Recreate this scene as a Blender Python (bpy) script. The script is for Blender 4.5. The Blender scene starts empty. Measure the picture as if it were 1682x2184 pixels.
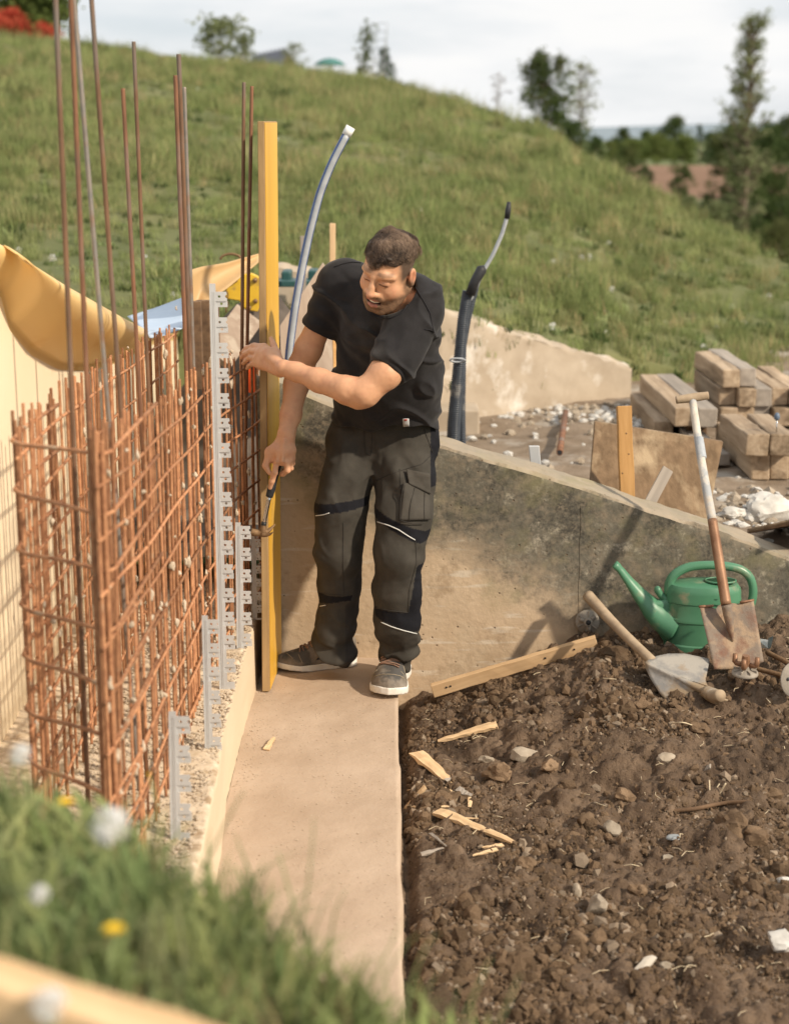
import bpy, bmesh, math, random
import numpy as np
from mathutils import Vector, Matrix, noise as mnoise
random.seed(7); rng=np.random.RandomState(7)
SC=bpy.context.scene; COL=SC.collection
# ---------------- camera, sky, sun, exposure ----------------
FPX=3504.0; HC=1.92; PITCH=math.atan(807/FPX); YAW=math.radians(-0.245)
cam=bpy.data.cameras.new('camera'); co=bpy.data.objects.new('camera',cam); COL.objects.link(co); SC.camera=co
cam.sensor_fit='HORIZONTAL'; cam.sensor_width=24; cam.lens=50; cam.clip_start=.05; cam.clip_end=3000
co.location=(0,0,HC); co.rotation_euler=(math.radians(90)-PITCH,0,YAW)
cam.dof.use_dof=True; cam.dof.focus_distance=5.45; cam.dof.aperture_fstop=2.3
SUN_EL=math.radians(35); SUN_AZ=math.radians(125)   # azimuth clockwise from +Y
sd=Vector((math.sin(SUN_AZ)*math.cos(SUN_EL), math.cos(SUN_AZ)*math.cos(SUN_EL), math.sin(SUN_EL)))
sl=bpy.data.lights.new('sun','SUN'); sl.energy=4.3; sl.angle=math.radians(2.2); sl.color=(1,.87,.69)
so=bpy.data.objects.new('sun',sl); COL.objects.link(so); so.rotation_euler=sd.to_track_quat('Z','Y').to_euler(); so.location=(20,-20,30)
wd=bpy.data.worlds.new('World'); SC.world=wd; wd.use_nodes=True
nt=wd.node_tree; N=nt.nodes; Lk=nt.links; N.clear()
out=N.new('ShaderNodeOutputWorld'); bg=N.new('ShaderNodeBackground'); bg2=N.new('ShaderNodeBackground'); mx=N.new('ShaderNodeMixShader')
sky=N.new('ShaderNodeTexSky'); sky.sky_type='NISHITA'; sky.sun_disc=False; sky.sun_elevation=SUN_EL; sky.sun_rotation=SUN_AZ
bg.inputs[1].default_value=.10; Lk.new(sky.outputs[0],bg.inputs[0])
tc=N.new('ShaderNodeTexCoord'); mp=N.new('ShaderNodeMapping'); mp.inputs['Scale'].default_value=(1,1,4.5); Lk.new(tc.outputs['Generated'],mp.inputs[0])
nz=N.new('ShaderNodeTexNoise'); nz.inputs['Scale'].default_value=3.2; nz.inputs['Detail'].default_value=7; nz.inputs['Roughness'].default_value=.55; Lk.new(mp.outputs[0],nz.inputs[0])
cr=N.new('ShaderNodeValToRGB'); cr.color_ramp.elements[0].position=.32; cr.color_ramp.elements[0].color=(.66,.70,.75,1); cr.color_ramp.elements[1].position=.54; cr.color_ramp.elements[1].color=(.86,.855,.845,1)
Lk.new(nz.outputs[0],cr.inputs[0]); Lk.new(cr.outputs[0],bg2.inputs[0]); bg2.inputs[1].default_value=1.0
cv=N.new('ShaderNodeValToRGB'); cv.color_ramp.elements[0].position=.25; cv.color_ramp.elements[0].color=(.7,.7,.7,1); cv.color_ramp.elements[1].position=.5; cv.color_ramp.elements[1].color=(1,1,1,1)
Lk.new(nz.outputs[0],cv.inputs[0]); Lk.new(cv.outputs[0],mx.inputs[0]); Lk.new(bg.outputs[0],mx.inputs[1]); Lk.new(bg2.outputs[0],mx.inputs[2]); Lk.new(mx.outputs[0],out.inputs[0])
SC.view_settings.view_transform='Standard'; SC.view_settings.look='None'; SC.view_settings.exposure=0.2; SC.view_settings.gamma=1.0
SC.render.engine='CYCLES'; SC.cycles.max_bounces=6; SC.cycles.diffuse_bounces=3; SC.cycles.transparent_max_bounces=12; SC.cycles.use_denoising=True
# ---------------- measuring helpers ----------------
_R=np.array([math.cos(YAW),math.sin(YAW),0]); _F=np.array([-math.sin(YAW)*math.cos(PITCH),math.cos(YAW)*math.cos(PITCH),-math.sin(PITCH)]); _U=np.cross(_R,_F)
def W(px,py,Y=None,z=None,x=None):
    """point of the place seen along a sight line of the survey photo (1682 px wide), at a known depth, height or x"""
    d=_F+_R*(px-841)/FPX+_U*(1092-py)/FPX
    t=Y/d[1] if Y is not None else ((z-HC)/d[2] if z is not None else x/d[0])
    return np.array([0,0,HC])+d*t
def V(p): return Vector([float(a) for a in p])
# ---------------- materials ----------------
def mat(name,c1,c2=None,scale=8,rough=.75,bump=.3,bscale=60,stretch=(1,1,1),c3=None,s3=2.0,t3=(.5,.62),metal=0,spec=.3,detail=6,rand=0.0,attr=None,trans=0,coord='Object',bdist=.004,lo=.35,hi=.65,bdetail=6):
    m=bpy.data.materials.new(name); m.use_nodes=True; n=m.node_tree.nodes; l=m.node_tree.links
    b=n['Principled BSDF']; b.inputs['Roughness'].default_value=rough; b.inputs['Metallic'].default_value=metal; b.inputs['Specular IOR Level'].default_value=spec
    t=n.new('ShaderNodeTexCoord'); mpn=n.new('ShaderNodeMapping'); mpn.inputs['Scale'].default_value=stretch; l.new(t.outputs[coord],mpn.inputs[0])
    if rand:
        oi=n.new('ShaderNodeObjectInfo'); va=n.new('ShaderNodeVectorMath'); va.operation='SCALE'; cb=n.new('ShaderNodeCombineXYZ')
        l.new(oi.outputs['Random'],cb.inputs[0]); l.new(oi.outputs['Random'],cb.inputs[1]); l.new(cb.outputs[0],va.inputs[0]); va.inputs['Scale'].default_value=37.; l.new(va.outputs[0],mpn.inputs['Location'])
    def noi(s,d=detail):
        x=n.new('ShaderNodeTexNoise'); x.inputs['Scale'].default_value=s; x.inputs['Detail'].default_value=d; x.inputs['Roughness'].default_value=.6; l.new(mpn.outputs[0],x.inputs[0]); return x.outputs[0]
    def mapr(s,a,b2):
        x=n.new('ShaderNodeMapRange'); x.inputs[1].default_value=a; x.inputs[2].default_value=b2; l.new(s,x.inputs[0]); return x.outputs[0]
    def mix(f,a,b2):
        x=n.new('ShaderNodeMix'); x.data_type='RGBA'; l.new(f,x.inputs[0])
        for i,v in ((6,a),(7,b2)):
            if isinstance(v,tuple): x.inputs[i].default_value=(*v[:3],1)
            else: l.new(v,x.inputs[i])
        return x.outputs[2]
    c=None
    if attr:
        a=n.new('ShaderNodeAttribute'); a.attribute_name=attr; c=a.outputs['Color']
        if c2: # modulate by fine noise
            x=n.new('ShaderNodeMix'); x.data_type='RGBA'; x.blend_type='MULTIPLY'; x.inputs[0].default_value=1; l.new(c,x.inputs[6]); l.new(mix(mapr(noi(scale),lo,hi),c1,c2),x.inputs[7]); c=x.outputs[2]
    elif c2: c=mix(mapr(noi(scale),lo,hi),c1,c2)
    if c3: c=mix(mapr(noi(s3),*t3),c if c is not None else tuple(c1),c3)
    if rand and c is not None:
        x=n.new('ShaderNodeHueSaturation'); r=n.new('ShaderNodeMapRange'); r.inputs[3].default_value=1-rand; r.inputs[4].default_value=1+rand; l.new(oi.outputs['Random'],r.inputs[0]); l.new(r.outputs[0],x.inputs['Value']); l.new(c,x.inputs['Color']); c=x.outputs[0]
    if c is None: b.inputs['Base Color'].default_value=(*c1[:3],1)
    else: l.new(c,b.inputs['Base Color'])
    if bump:
        bp=n.new('ShaderNodeBump'); bp.inputs['Strength'].default_value=bump; bp.inputs['Distance'].default_value=bdist; l.new(noi(bscale,bdetail),bp.inputs['Height']); l.new(bp.outputs[0],b.inputs['Normal'])
    if trans:
        o=n['Material Output']; tr=n.new('ShaderNodeBsdfTranslucent'); ms=n.new('ShaderNodeMixShader'); ms.inputs[0].default_value=trans
        if c is not None: l.new(c,tr.inputs[0])
        else: tr.inputs[0].default_value=(*c1[:3],1)
        l.new(b.outputs[0],ms.inputs[1]); l.new(tr.outputs[0],ms.inputs[2]); l.new(ms.outputs[0],o.inputs[0])
    m['_c']=0
    return m
# ---------------- mesh helpers ----------------
def tag(o,label=None,cat=None,group=None,kind=None):
    if label:o['label']=label
    if cat:o['category']=cat
    if group:o['group']=group
    if kind:o['kind']=kind
    return o
def wmat(o):
    return (wmat(o.parent)@o.matrix_parent_inverse@o.matrix_basis) if o.parent else o.matrix_basis.copy()
def empty(name,loc=(0,0,0),**k):
    o=bpy.data.objects.new(name,None); o.empty_display_size=.1; COL.objects.link(o); o.location=V(loc); tag(o,**k); return o
def mesh(name,v,f,m=None,parent=None,smooth=False,mats=None,fm=None,link=True,loc=None,col=None):
    me=bpy.data.meshes.new(name); me.from_pydata([tuple(map(float,a)) for a in v] if not isinstance(v,np.ndarray) else v.tolist(),[],f if isinstance(f,list) else f.tolist())
    for mm in (mats or ([m] if m else [])): me.materials.append(mm)
    if fm is not None: me.polygons.foreach_set('material_index',np.asarray(fm,dtype=np.int32))
    if smooth: me.polygons.foreach_set('use_smooth',np.ones(len(me.polygons),dtype=bool))
    if col is not None:
        ca=me.color_attributes.new('Col','FLOAT_COLOR','POINT'); c4=np.ones((len(me.vertices),4),dtype=np.float32); c4[:,:3]=col; ca.data.foreach_set('color',c4.ravel())
    me.update(); o=bpy.data.objects.new(name,me)
    if link: COL.objects.link(o)
    if parent is not None:
        o.parent=parent
        if loc is None: # vertices were given in world space
            o.matrix_parent_inverse=wmat(parent).inverted()
    if loc is not None: o.location=V(loc)
    return o
class MB:
    def __init__(s): s.v=[]; s.f=[]
    def add(s,v,f):
        k=len(s.v); s.v+=[tuple(map(float,a)) for a in v]; s.f+=[tuple(i+k for i in q) for q in f]; return s
    def box(s,c,d,R=None):
        c=V(c); o=[]
        for x in(-.5,.5):
            for y in(-.5,.5):
                for z in(-.5,.5):
                    q=Vector((x*d[0],y*d[1],z*d[2])); q=(R@q if R else q)+c; o.append(q)
        return s.add(o,[(0,1,3,2),(4,6,7,5),(0,4,5,1),(2,3,7,6),(0,2,6,4),(1,5,7,3)])
    def tube(s,pts,r,n=8,cap=True,flat=None):
        pts=[V(p) for p in pts]; rr=r if hasattr(r,'__len__') else [r]*len(pts); vs=[];fs=[]
        t0=(pts[1]-pts[0]).normalized(); u=t0.orthogonal().normalized()
        for i,p in enumerate(pts):
            t=(pts[min(i+1,len(pts)-1)]-pts[max(i-1,0)]).normalized(); u=(u-t*u.dot(t)).normalized(); w=t.cross(u)
            for k in range(n):
                a=2*math.pi*k/n; vs.append(p+(u*math.cos(a)+w*math.sin(a)*(flat or 1))*rr[i])
        for i in range(len(pts)-1):
            for k in range(n): fs.append((i*n+k,i*n+(k+1)%n,(i+1)*n+(k+1)%n,(i+1)*n+k))
        if cap: fs+= [tuple(reversed(range(n))),tuple(range((len(pts)-1)*n,len(pts)*n))]
        return s.add(vs,fs)
    def lathe(s,prof,c=(0,0,0),n=24,R=None,sx=1,sy=1):
        vs=[];fs=[];c=V(c)
        for r,z in prof:
            for k in range(n):
                a=2*math.pi*k/n; q=Vector((r*math.cos(a)*sx,r*math.sin(a)*sy,z)); vs.append((R@q if R else q)+c)
        for i in range(len(prof)-1):
            for k in range(n): fs.append((i*n+k,i*n+(k+1)%n,(i+1)*n+(k+1)%n,(i+1)*n+k))
        return s.add(vs,fs)
    def build(s,name,m,parent=None,smooth=False,bevel=0,seg=2,**k):
        o=mesh(name,s.v,s.f,m,parent,smooth,**k)
        if bevel:
            b=o.modifiers.new('b','BEVEL'); b.width=bevel; b.segments=seg; b.limit_method='ANGLE'; b.angle_limit=math.radians(35)
        return o
def frame(p0,p1,up=(0,0,1)):
    x=(V(p1)-V(p0)); L=x.length; x.normalize(); z=V(up); z=(z-x*z.dot(x)).normalized(); y=z.cross(x)
    return Matrix((x,y,z)).transposed(),L
def beam(name,p0,p1,w,t,m,up=(0,0,1),parent=None,bevel=.003,rough=0.0,nseg=1,seed=0,taper=None,**k):
    """rectangular bar of local X = length, w across, t high; grain follows X"""
    R,L=frame(p0,p1,up); b=MB(); rs=random.Random(seed)
    if nseg<=1: b.box((L/2,0,0),(L,w,t))
    else:
        for i in range(nseg+1):
            x=L*i/nseg; f=1 if not taper else taper[0]+(taper[1]-taper[0])*i/nseg
            for (sy_,sz_) in ((-1,-1),(1,-1),(1,1),(-1,1)):
                b.v.append((x+rs.uniform(-1,1)*rough,(sy_*w/2*f+rs.uniform(-1,1)*rough),(sz_*t/2+rs.uniform(-1,1)*rough)))
        for i in range(nseg):
            for k2 in range(4): b.f.append((i*4+k2,(i+1)*4+k2,(i+1)*4+(k2+1)%4,i*4+(k2+1)%4))
        b.f+= [(0,1,2,3),(nseg*4+3,nseg*4+2,nseg*4+1,nseg*4)]
    o=mesh(name,b.v,b.f,m,None)
    if bevel:
        q=o.modifiers.new('b','BEVEL'); q.width=bevel; q.segments=2; q.limit_method='ANGLE'; q.angle_limit=math.radians(40)
    o.matrix_basis=Matrix.Translation(V(p0))@R.to_4x4()
    if parent is not None:
        o.parent=parent; o.matrix_parent_inverse=wmat(parent).inverted()
    tag(o,**k); return o
# value noise on numpy arrays
_tab=np.random.RandomState(3).rand(4096).astype(np.float32)
def vn(x,y,z=0):
    x,y,z=np.broadcast_arrays(np.asarray(x,float),np.asarray(y,float),np.asarray(z,float))
    xi=np.floor(x).astype(int); yi=np.floor(y).astype(int); zi=np.floor(z).astype(int); fx=x-xi; fy=y-yi; fz=z-zi
    fx=fx*fx*(3-2*fx); fy=fy*fy*(3-2*fy); fz=fz*fz*(3-2*fz)
    h=lambda a,b,c:_tab[(a*374761+b*668265+c*974711+((a^(b*7))*31))&4095]
    l=lambda a,b,t:a+(b-a)*t
    return l(l(l(h(xi,yi,zi),h(xi+1,yi,zi),fx),l(h(xi,yi+1,zi),h(xi+1,yi+1,zi),fx),fy),l(l(h(xi,yi,zi+1),h(xi+1,yi,zi+1),fx),l(h(xi,yi+1,zi+1),h(xi+1,yi+1,zi+1),fx),fy),fz)*2-1
def fbm(x,y,z=0,o=4,g=.5):
    r=0;a=1
    for i in range(o): r=r+a*vn(x,y,z); a*=g; x=x*2.03+11.3; y=y*2.03+5.7; z=z*2.03+3.1 if not np.isscalar(z) or z else z
    return r
def grid(name,xs,ys,zf,m,smooth=True,**k):
    X,Y=np.meshgrid(xs,ys); Z=zf(X,Y); nx,ny=len(xs),len(ys); v=np.stack([X,Y,Z],-1).reshape(-1,3)
    i=np.arange(nx*ny).reshape(ny,nx); f=np.stack([i[:-1,:-1],i[:-1,1:],i[1:,1:],i[1:,:-1]],-1).reshape(-1,4)
    return mesh(name,v,f,m,None,smooth,**k)
def scatter(host,protos,dens,smin,smax,tilt=.25,seed=1,attr=None):
    """geometry nodes: instances of the prototype meshes over the host surface"""
    c=bpy.data.collections.new(host.name+'_kinds')
    for p in protos: c.objects.link(p)
    g=bpy.data.node_groups.new(host.name+'_scatter','GeometryNodeTree'); g.interface.new_socket('Geometry',in_out='INPUT',socket_type='NodeSocketGeometry'); g.interface.new_socket('Geometry',in_out='OUTPUT',socket_type='NodeSocketGeometry')
    n=g.nodes; l=g.links; gi=n.new('NodeGroupInput'); go=n.new('NodeGroupOutput')
    d=n.new('GeometryNodeDistributePointsOnFaces'); d.inputs['Density'].default_value=dens; d.inputs['Seed'].default_value=seed; l.new(gi.outputs[0],d.inputs['Mesh'])
    if attr:
        a=n.new('GeometryNodeInputNamedAttribute'); a.data_type='FLOAT'; a.inputs['Name'].default_value=attr
        mu=n.new('ShaderNodeMath'); mu.operation='MULTIPLY'; mu.inputs[1].default_value=dens; l.new(a.outputs[0],mu.inputs[0]); l.new(mu.outputs[0],d.inputs['Density'])
    ci=n.new('GeometryNodeCollectionInfo'); ci.inputs['Collection'].default_value=c; ci.inputs['Separate Children'].default_value=True; ci.inputs['Reset Children'].default_value=True
    ip=n.new('GeometryNodeInstanceOnPoints'); ip.inputs['Pick Instance'].default_value=True
    rv=n.new('FunctionNodeRandomValue'); rv.data_type='FLOAT_VECTOR'; rv.inputs[0].default_value=(-tilt,-tilt,0); rv.inputs[1].default_value=(tilt,tilt,6.283)
    rs=n.new('FunctionNodeRandomValue'); rs.data_type='FLOAT'; rs.inputs[2].default_value=smin; rs.inputs[3].default_value=smax; rs.inputs['Seed'].default_value=5
    l.new(d.outputs['Points'],ip.inputs['Points']); l.new(ci.outputs[0],ip.inputs['Instance']); l.new(rv.outputs[0],ip.inputs['Rotation'])
    if attr:
        b=n.new('GeometryNodeInputNamedAttribute'); b.data_type='FLOAT'; b.inputs['Name'].default_value='size'
        m2=n.new('ShaderNodeMath'); m2.operation='MULTIPLY'; l.new(rs.outputs[1],m2.inputs[0]); l.new(b.outputs[0],m2.inputs[1]); l.new(m2.outputs[0],ip.inputs['Scale'])
    else: l.new(rs.outputs[1],ip.inputs['Scale'])
    l.new(ip.outputs[0],go.inputs[0]); md=host.modifiers.new('scatter','NODES'); md.node_group=g
def fattr(o,name,vals):
    a=o.data.attributes.new(name,'FLOAT','POINT'); a.data.foreach_set('value',np.asarray(vals,dtype=np.float32).ravel())
def rock(r,seed,sub=3,amp=.35,sq=(1,1,.7),facet=0):
    bm=bmesh.new(); bmesh.ops.create_icosphere(bm,subdivisions=sub,radius=1); a=np.array([v.co[:] for v in bm.verts]); f=[[v.index for v in q.verts] for q in bm.faces]; bm.free()
    rs=np.random.RandomState(seed); o=rs.rand(3)*50
    if facet:
        for k in range(facet):
            nrm=rs.randn(3); nrm/=np.linalg.norm(nrm); h=rs.uniform(.55,.85); d=a@nrm; a=a-np.outer(np.maximum(d-h,0),nrm)
    d=1+amp*fbm(a[:,0]*1.3+o[0],a[:,1]*1.3+o[1],a[:,2]*1.3+o[2],3)+amp*.25*vn(a[:,0]*6+o[0],a[:,1]*6,a[:,2]*6)
    return (a*d[:,None])*np.array(sq)*r,f
# ---------------- materials in use ----------------
M_conc=mat('weathered_concrete',(.32,.235,.15),(.42,.315,.205),scale=5,rough=.9,bump=.35,bscale=70,c3=(.47,.38,.27),s3=3.,t3=(.55,.75))
M_slab=mat('slab_concrete',(.40,.295,.21),(.49,.375,.28),scale=2.6,rough=.92,bump=.55,bscale=75,c3=(.26,.18,.115),s3=55,t3=(.655,.70))
M_paleconc=mat('pale_concrete',(.36,.29,.215),(.45,.375,.29),scale=4,rough=.9,bump=.3,bscale=50,c3=(.78,.75,.70),s3=2.2,t3=(.55,.7))
M_dirt=mat('brown_earth',(.085,.054,.034),(.200,.137,.090),scale=11,rough=.97,bump=1.0,bscale=120,bdist=.011,c3=(.055,.035,.022),s3=2.6,t3=(.50,.68),coord='Object')
M_clod=mat('earth_clod',(.11,.071,.043),(.215,.145,.09),scale=14,rough=.97,bump=.8,bscale=220,rand=.35,spec=.15)
M_stone=mat('grey_tan_stone',(.26,.21,.155),(.40,.335,.26),scale=22,rough=.85,bump=.5,bscale=160,rand=.25)
M_whiterock=mat('white_rock',(.42,.40,.37),(.62,.60,.56),scale=14,rough=.85,bump=.5,bscale=60)
M_terr=mat('terrace_soil',(.165,.12,.08),(.26,.20,.145),scale=6,rough=.95,bump=.7,bscale=60,c3=(.40,.36,.31),s3=2.6,t3=(.52,.66),bdist=.01)
M_hill=mat('hillside_soil_and_turf',(.10,.115,.045),(.16,.16,.07),scale=1.2,rough=1,bump=.5,bscale=8,bdist=.05,c3=(.16,.125,.07),s3=.35,t3=(.6,.75))
def grassmat(nm,a,b,c,s=.5):
    m=mat(nm,a,b,scale=s,rough=.75,bump=0,rand=.28,trans=.38,c3=c,s3=s*.45,t3=(.5,.68),spec=.15); return m
M_grass=grassmat('meadow_grass',(.165,.215,.072),(.30,.325,.135),(.40,.345,.185))
M_grassd=grassmat('bank_grass',(.14,.20,.075),(.27,.32,.14),(.36,.34,.19),3)
M_dry=mat('dry_stalks',(.42,.33,.17),(.30,.25,.12),rough=.9,bump=0,rand=.3,trans=.3)
M_pine=mat('dark_needles',(.03,.055,.022),(.06,.09,.035),scale=2,rough=.9,bump=0,trans=.2)
M_leafd=mat('dark_tree_leaves',(.045,.075,.022),(.085,.12,.035),scale=.6,rough=.9,bump=0,trans=.3,c3=(.12,.125,.045),s3=.3)
M_leaf=mat('spring_leaves',(.10,.14,.035),(.17,.20,.06),scale=.6,rough=.9,bump=0,trans=.35)
M_leafg=mat('pale_grey_leaves',(.15,.18,.08),(.24,.26,.13),scale=1,rough=.9,bump=0,trans=.3)
M_bark=mat('tree_bark',(.12,.09,.065),(.20,.16,.12),scale=4,rough=.95)
M_red=mat('red_blossom',(.42,.05,.03),(.55,.13,.07),scale=2,rough=.9,bump=0,trans=.3)
M_field=mat('ploughed_field',(.17,.095,.055),(.22,.13,.08),scale=.3,rough=1,bump=0)
M_valley=mat('valley_ground',(.10,.13,.045),(.14,.16,.06),scale=.1,rough=1,bump=0)
M_timber=mat('weathered_timber',(.29,.205,.13),(.45,.345,.24),scale=9,stretch=(.25,3,3),rough=.85,bump=.5,bscale=40,rand=.22,c3=(.17,.12,.075),s3=3.6,t3=(.50,.66))
M_timberg=mat('grey_timber',(.26,.225,.19),(.36,.31,.26),scale=9,stretch=(.25,3,3),rough=.9,bump=.4,bscale=40,rand=.1)
M_wood=mat('fresh_wood',(.52,.34,.18),(.66,.46,.27),scale=14,stretch=(.2,2,2),rough=.8,bump=.25,bscale=60,rand=.08,c3=(.34,.22,.12),s3=5,t3=(.6,.8))
M_woodo=mat('orange_stained_wood',(.40,.215,.075),(.52,.30,.12),scale=14,stretch=(.2,2,2),rough=.8,bump=.25,bscale=60)
M_plyold=mat('muddy_old_board',(.125,.08,.045),(.22,.145,.085),scale=10,stretch=(2.5,2.5,.3),rough=.9,bump=.4,bscale=60,c3=(.38,.285,.18),s3=2.8,t3=(.5,.66))
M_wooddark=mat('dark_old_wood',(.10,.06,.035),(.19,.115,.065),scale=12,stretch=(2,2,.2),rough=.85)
M_yel=mat('yellow_coated_board',(.66,.36,.035),(.74,.43,.06),scale=3,stretch=(2,2,.3),rough=.42,bump=.1,bscale=50,c3=(.50,.33,.12),s3=2.2,t3=(.58,.78),spec=.4)
M_edge=mat('board_edge_wood',(.26,.165,.075),(.38,.25,.12),scale=16,stretch=(1.5,1.5,.2),rough=.85,bump=.3,bscale=60)
M_sheetshade=mat('shaded_form_sheet_lip',(.92,.66,.30),(.94,.70,.34),scale=2,rough=.38,bump=0.03,bscale=20,c3=(.80,.50,.14),s3=3,t3=(.6,.8),spec=.4,trans=.3)  # deeper yellow for the curled lip: its shade put into the colour
M_bluef=mat('pale_blue_film',(.42,.53,.68),(.50,.60,.73),scale=4,rough=.35,bump=.1,bscale=30)
M_rust=mat('rusty_steel',(.28,.125,.065),(.47,.235,.12),scale=40,stretch=(1,1,1),rough=.88,bump=.4,bscale=300,rand=.38,c3=(.42,.30,.20),s3=9,t3=(.62,.70),spec=.2)
M_rod=mat('brown_rod_steel',(.135,.078,.048),(.235,.13,.075),scale=20,stretch=(1,1,.3),rough=.75,bump=.3,bscale=200,c3=(.20,.17,.15),s3=6,t3=(.5,.66),metal=.2)
M_rustd=mat('dark_rebar_steel',(.15,.075,.045),(.28,.135,.075),scale=25,stretch=(1,1,.3),rough=.7,bump=.3,bscale=200,c3=(.21,.19,.175),s3=5,t3=(.5,.66),metal=.3,spec=.4)
M_mortar=mat('mortar_splash',(.44,.35,.255),(.58,.48,.37),scale=40,rough=.95,bump=.5,bscale=200)
M_zinc=mat('galvanised_comb_strip',(.54,.545,.55),(.62,.625,.63),scale=16,stretch=(1,1,.3),rough=.5,bump=.12,bscale=150,metal=.35,c3=(.55,.53,.50),s3=14,t3=(.66,.74))
M_steel=mat('bright_steel',(.62,.62,.62),rough=.22,bump=0,metal=1)
M_iron=mat('worn_brown_iron',(.16,.09,.045),(.27,.17,.09),scale=30,rough=.6,bump=.3,bscale=120,metal=.4)
M_black=mat('black_rubber',(.02,.021,.023),(.035,.035,.038),scale=30,rough=.5,bump=.2)
M_conduit=mat('dark_plastic_conduit',(.035,.042,.055),(.06,.07,.085),scale=20,rough=.4,bump=0,c3=(.30,.28,.25),s3=7,t3=(.62,.75))
M_bluepipe=mat('blue_plastic_pipe',(.03,.065,.19),(.05,.10,.25),scale=10,rough=.25,bump=0,spec=.6)
M_greypipe=mat('grey_plastic_pipe',(.33,.35,.38),(.42,.44,.46),scale=20,rough=.35,bump=0)
M_white=mat('white_plastic',(.78,.78,.78),rough=.5,bump=0)
M_green=mat('green_plastic',(.062,.185,.105),(.085,.225,.13),scale=5,rough=.36,bump=.04,bscale=100,c3=(.27,.25,.16),s3=9,t3=(.56,.70),spec=.45)
M_greenshade=mat('shaded_green_inside',(.01,.05,.02),rough=.7,bump=0)
M_spade=mat('rusty_muddy_spade_steel',(.33,.235,.155),(.205,.16,.125),scale=14,lo=.42,hi=.56,rough=.72,bump=.4,bscale=120,metal=.15,c3=(.17,.08,.052),s3=11,t3=(.50,.66))
M_shovel=mat('mud_coated_grey_steel',(.235,.225,.215),(.36,.33,.29),scale=10,lo=.42,hi=.56,rough=.65,bump=.4,bscale=80,metal=.2,c3=(.31,.23,.15),s3=6,t3=(.48,.56))
M_handle=mat('worn_wooden_handle',(.30,.22,.145),(.43,.33,.225),scale=18,stretch=(1,1,1),rough=.75,bump=.25,bscale=70,c3=(.24,.16,.10),s3=6,t3=(.62,.76))
M_handlew=mat('whitewashed_handle',(.47,.41,.34),(.66,.61,.54),scale=20,rough=.75,bump=.25,bscale=90,c3=(.36,.37,.38),s3=5,t3=(.55,.6))
M_handleb=mat('brown_steel_socket',(.20,.10,.055),(.30,.17,.10),scale=14,rough=.5,bump=.2,bscale=90,metal=.3)
M_cast=mat('cast_grey_metal',(.24,.21,.175),(.34,.30,.25),scale=25,rough=.8,bump=.4,bscale=120,metal=.1)
M_yhoist=mat('yellow_painted_steel',(.62,.38,.03),(.70,.45,.05),scale=9,rough=.45,bump=.1,c3=(.30,.2,.08),s3=8,t3=(.6,.7))
M_teal=mat('teal_plastic',(.02,.065,.065),(.03,.085,.08),rough=.45,bump=0)
M_orange=mat('orange_plastic',(.75,.09,.015),rough=.5,bump=0)
M_darksoil=mat('dark_damp_soil',(.07,.055,.045),(.13,.105,.085),scale=10,rough=.95,bump=.7,bscale=60)
M_roof=mat('slate_roof',(.06,.07,.10),(.09,.10,.13),scale=3,rough=.6)
# ---------------- setting: hillside ----------------
PX=np.array([-700,-300,0,270,540,800,1000,1200,1350,1500,1682,1900,2400])
RY=np.array([-10,30,66,97,128,165,219,291,388,466,556,660,880])      # crest line
RD=np.array([50,48,45,43,41,37,31,25.5,21.5,18.5,16,14,12])
FY=np.array([560,600,640,660,690,680,690,745,770,800,850,880,900])
FD=np.array([9.6,9.2,8.8,8.6,8.6,8.8,9.2,9.8,10.4,10.6,10.9,11,11.2])
TT=np.concatenate([[-.05],np.linspace(0,1,70),1+np.array([.06,.15,.3,.6,1.2])])
cols=np.linspace(-700,2400,150); pts=[]
for pxx in cols:
    a=W(pxx,np.interp(pxx,PX,FY),Y=np.interp(pxx,PX,FD)); b=W(pxx,np.interp(pxx,PX,RY),Y=np.interp(pxx,PX,RD))
    for t in TT:
        if t<0: q=a+np.array([0,.02,0]); q[2]=.28
        elif t<=1:
            q=a+(b-a)*t; s=np.linalg.norm(b-a)
            hz=.012*s*math.sin(math.pi*t)*1.0-.012*s*math.sin(math.pi*t)*(1-t)
            q=q+np.array([0,0,hz-.012*s*t*.55]) 
        else:
            q=b+(b-a)*(t-1)*1.2; q[2]=b[2]-(b[2]+4)*min(1,(t-1)*.9)
        pts.append(q)
pts=np.array(pts); nT=len(TT)
pts[:,2]+=.07*fbm(pts[:,0]*.8,pts[:,1]*.8,0,3)*np.tile(np.clip(TT*8,0,1)*(TT<.97),len(cols))
i=np.arange(len(cols)*nT).reshape(len(cols),nT); hf=np.stack([i[:-1,:-1],i[1:,:-1],i[1:,1:],i[:-1,1:]],-1).reshape(-1,4)
hill=mesh('hillside',pts,hf,M_hill,None,True); tag(hill,kind='structure')
# terrace, valley, far field
def zt(x,y): return .35+.02*fbm(x*2,y*2,0,4)+np.clip(y-9.6,0,3)*.05*np.clip((2.4-x)/3,0,1)
ter=grid('terrace_ground',np.linspace(-6,6,150),np.linspace(6.02,13,110),lambda X,Y:zt(X,Y)+.016*vn(X*9,Y*9),M_terr); tag(ter,kind='structure')
val=grid('valley_ground',np.linspace(-900,900,30),np.linspace(-100,2200,40),lambda X,Y:-4.2+0*X+.9*fbm(X*.01,Y*.01,0,2),M_valley); tag(val,kind='structure')
fa=W(1330,352,Y=150);fb=W(1900,352,Y=150);fc=W(1900,425,Y=85);fd=W(1330,425,Y=85)
fl=mesh('ploughed_field',[fa,fb,fc,fd],[(3,2,1,0)],M_field); tag(fl,kind='structure')
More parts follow.
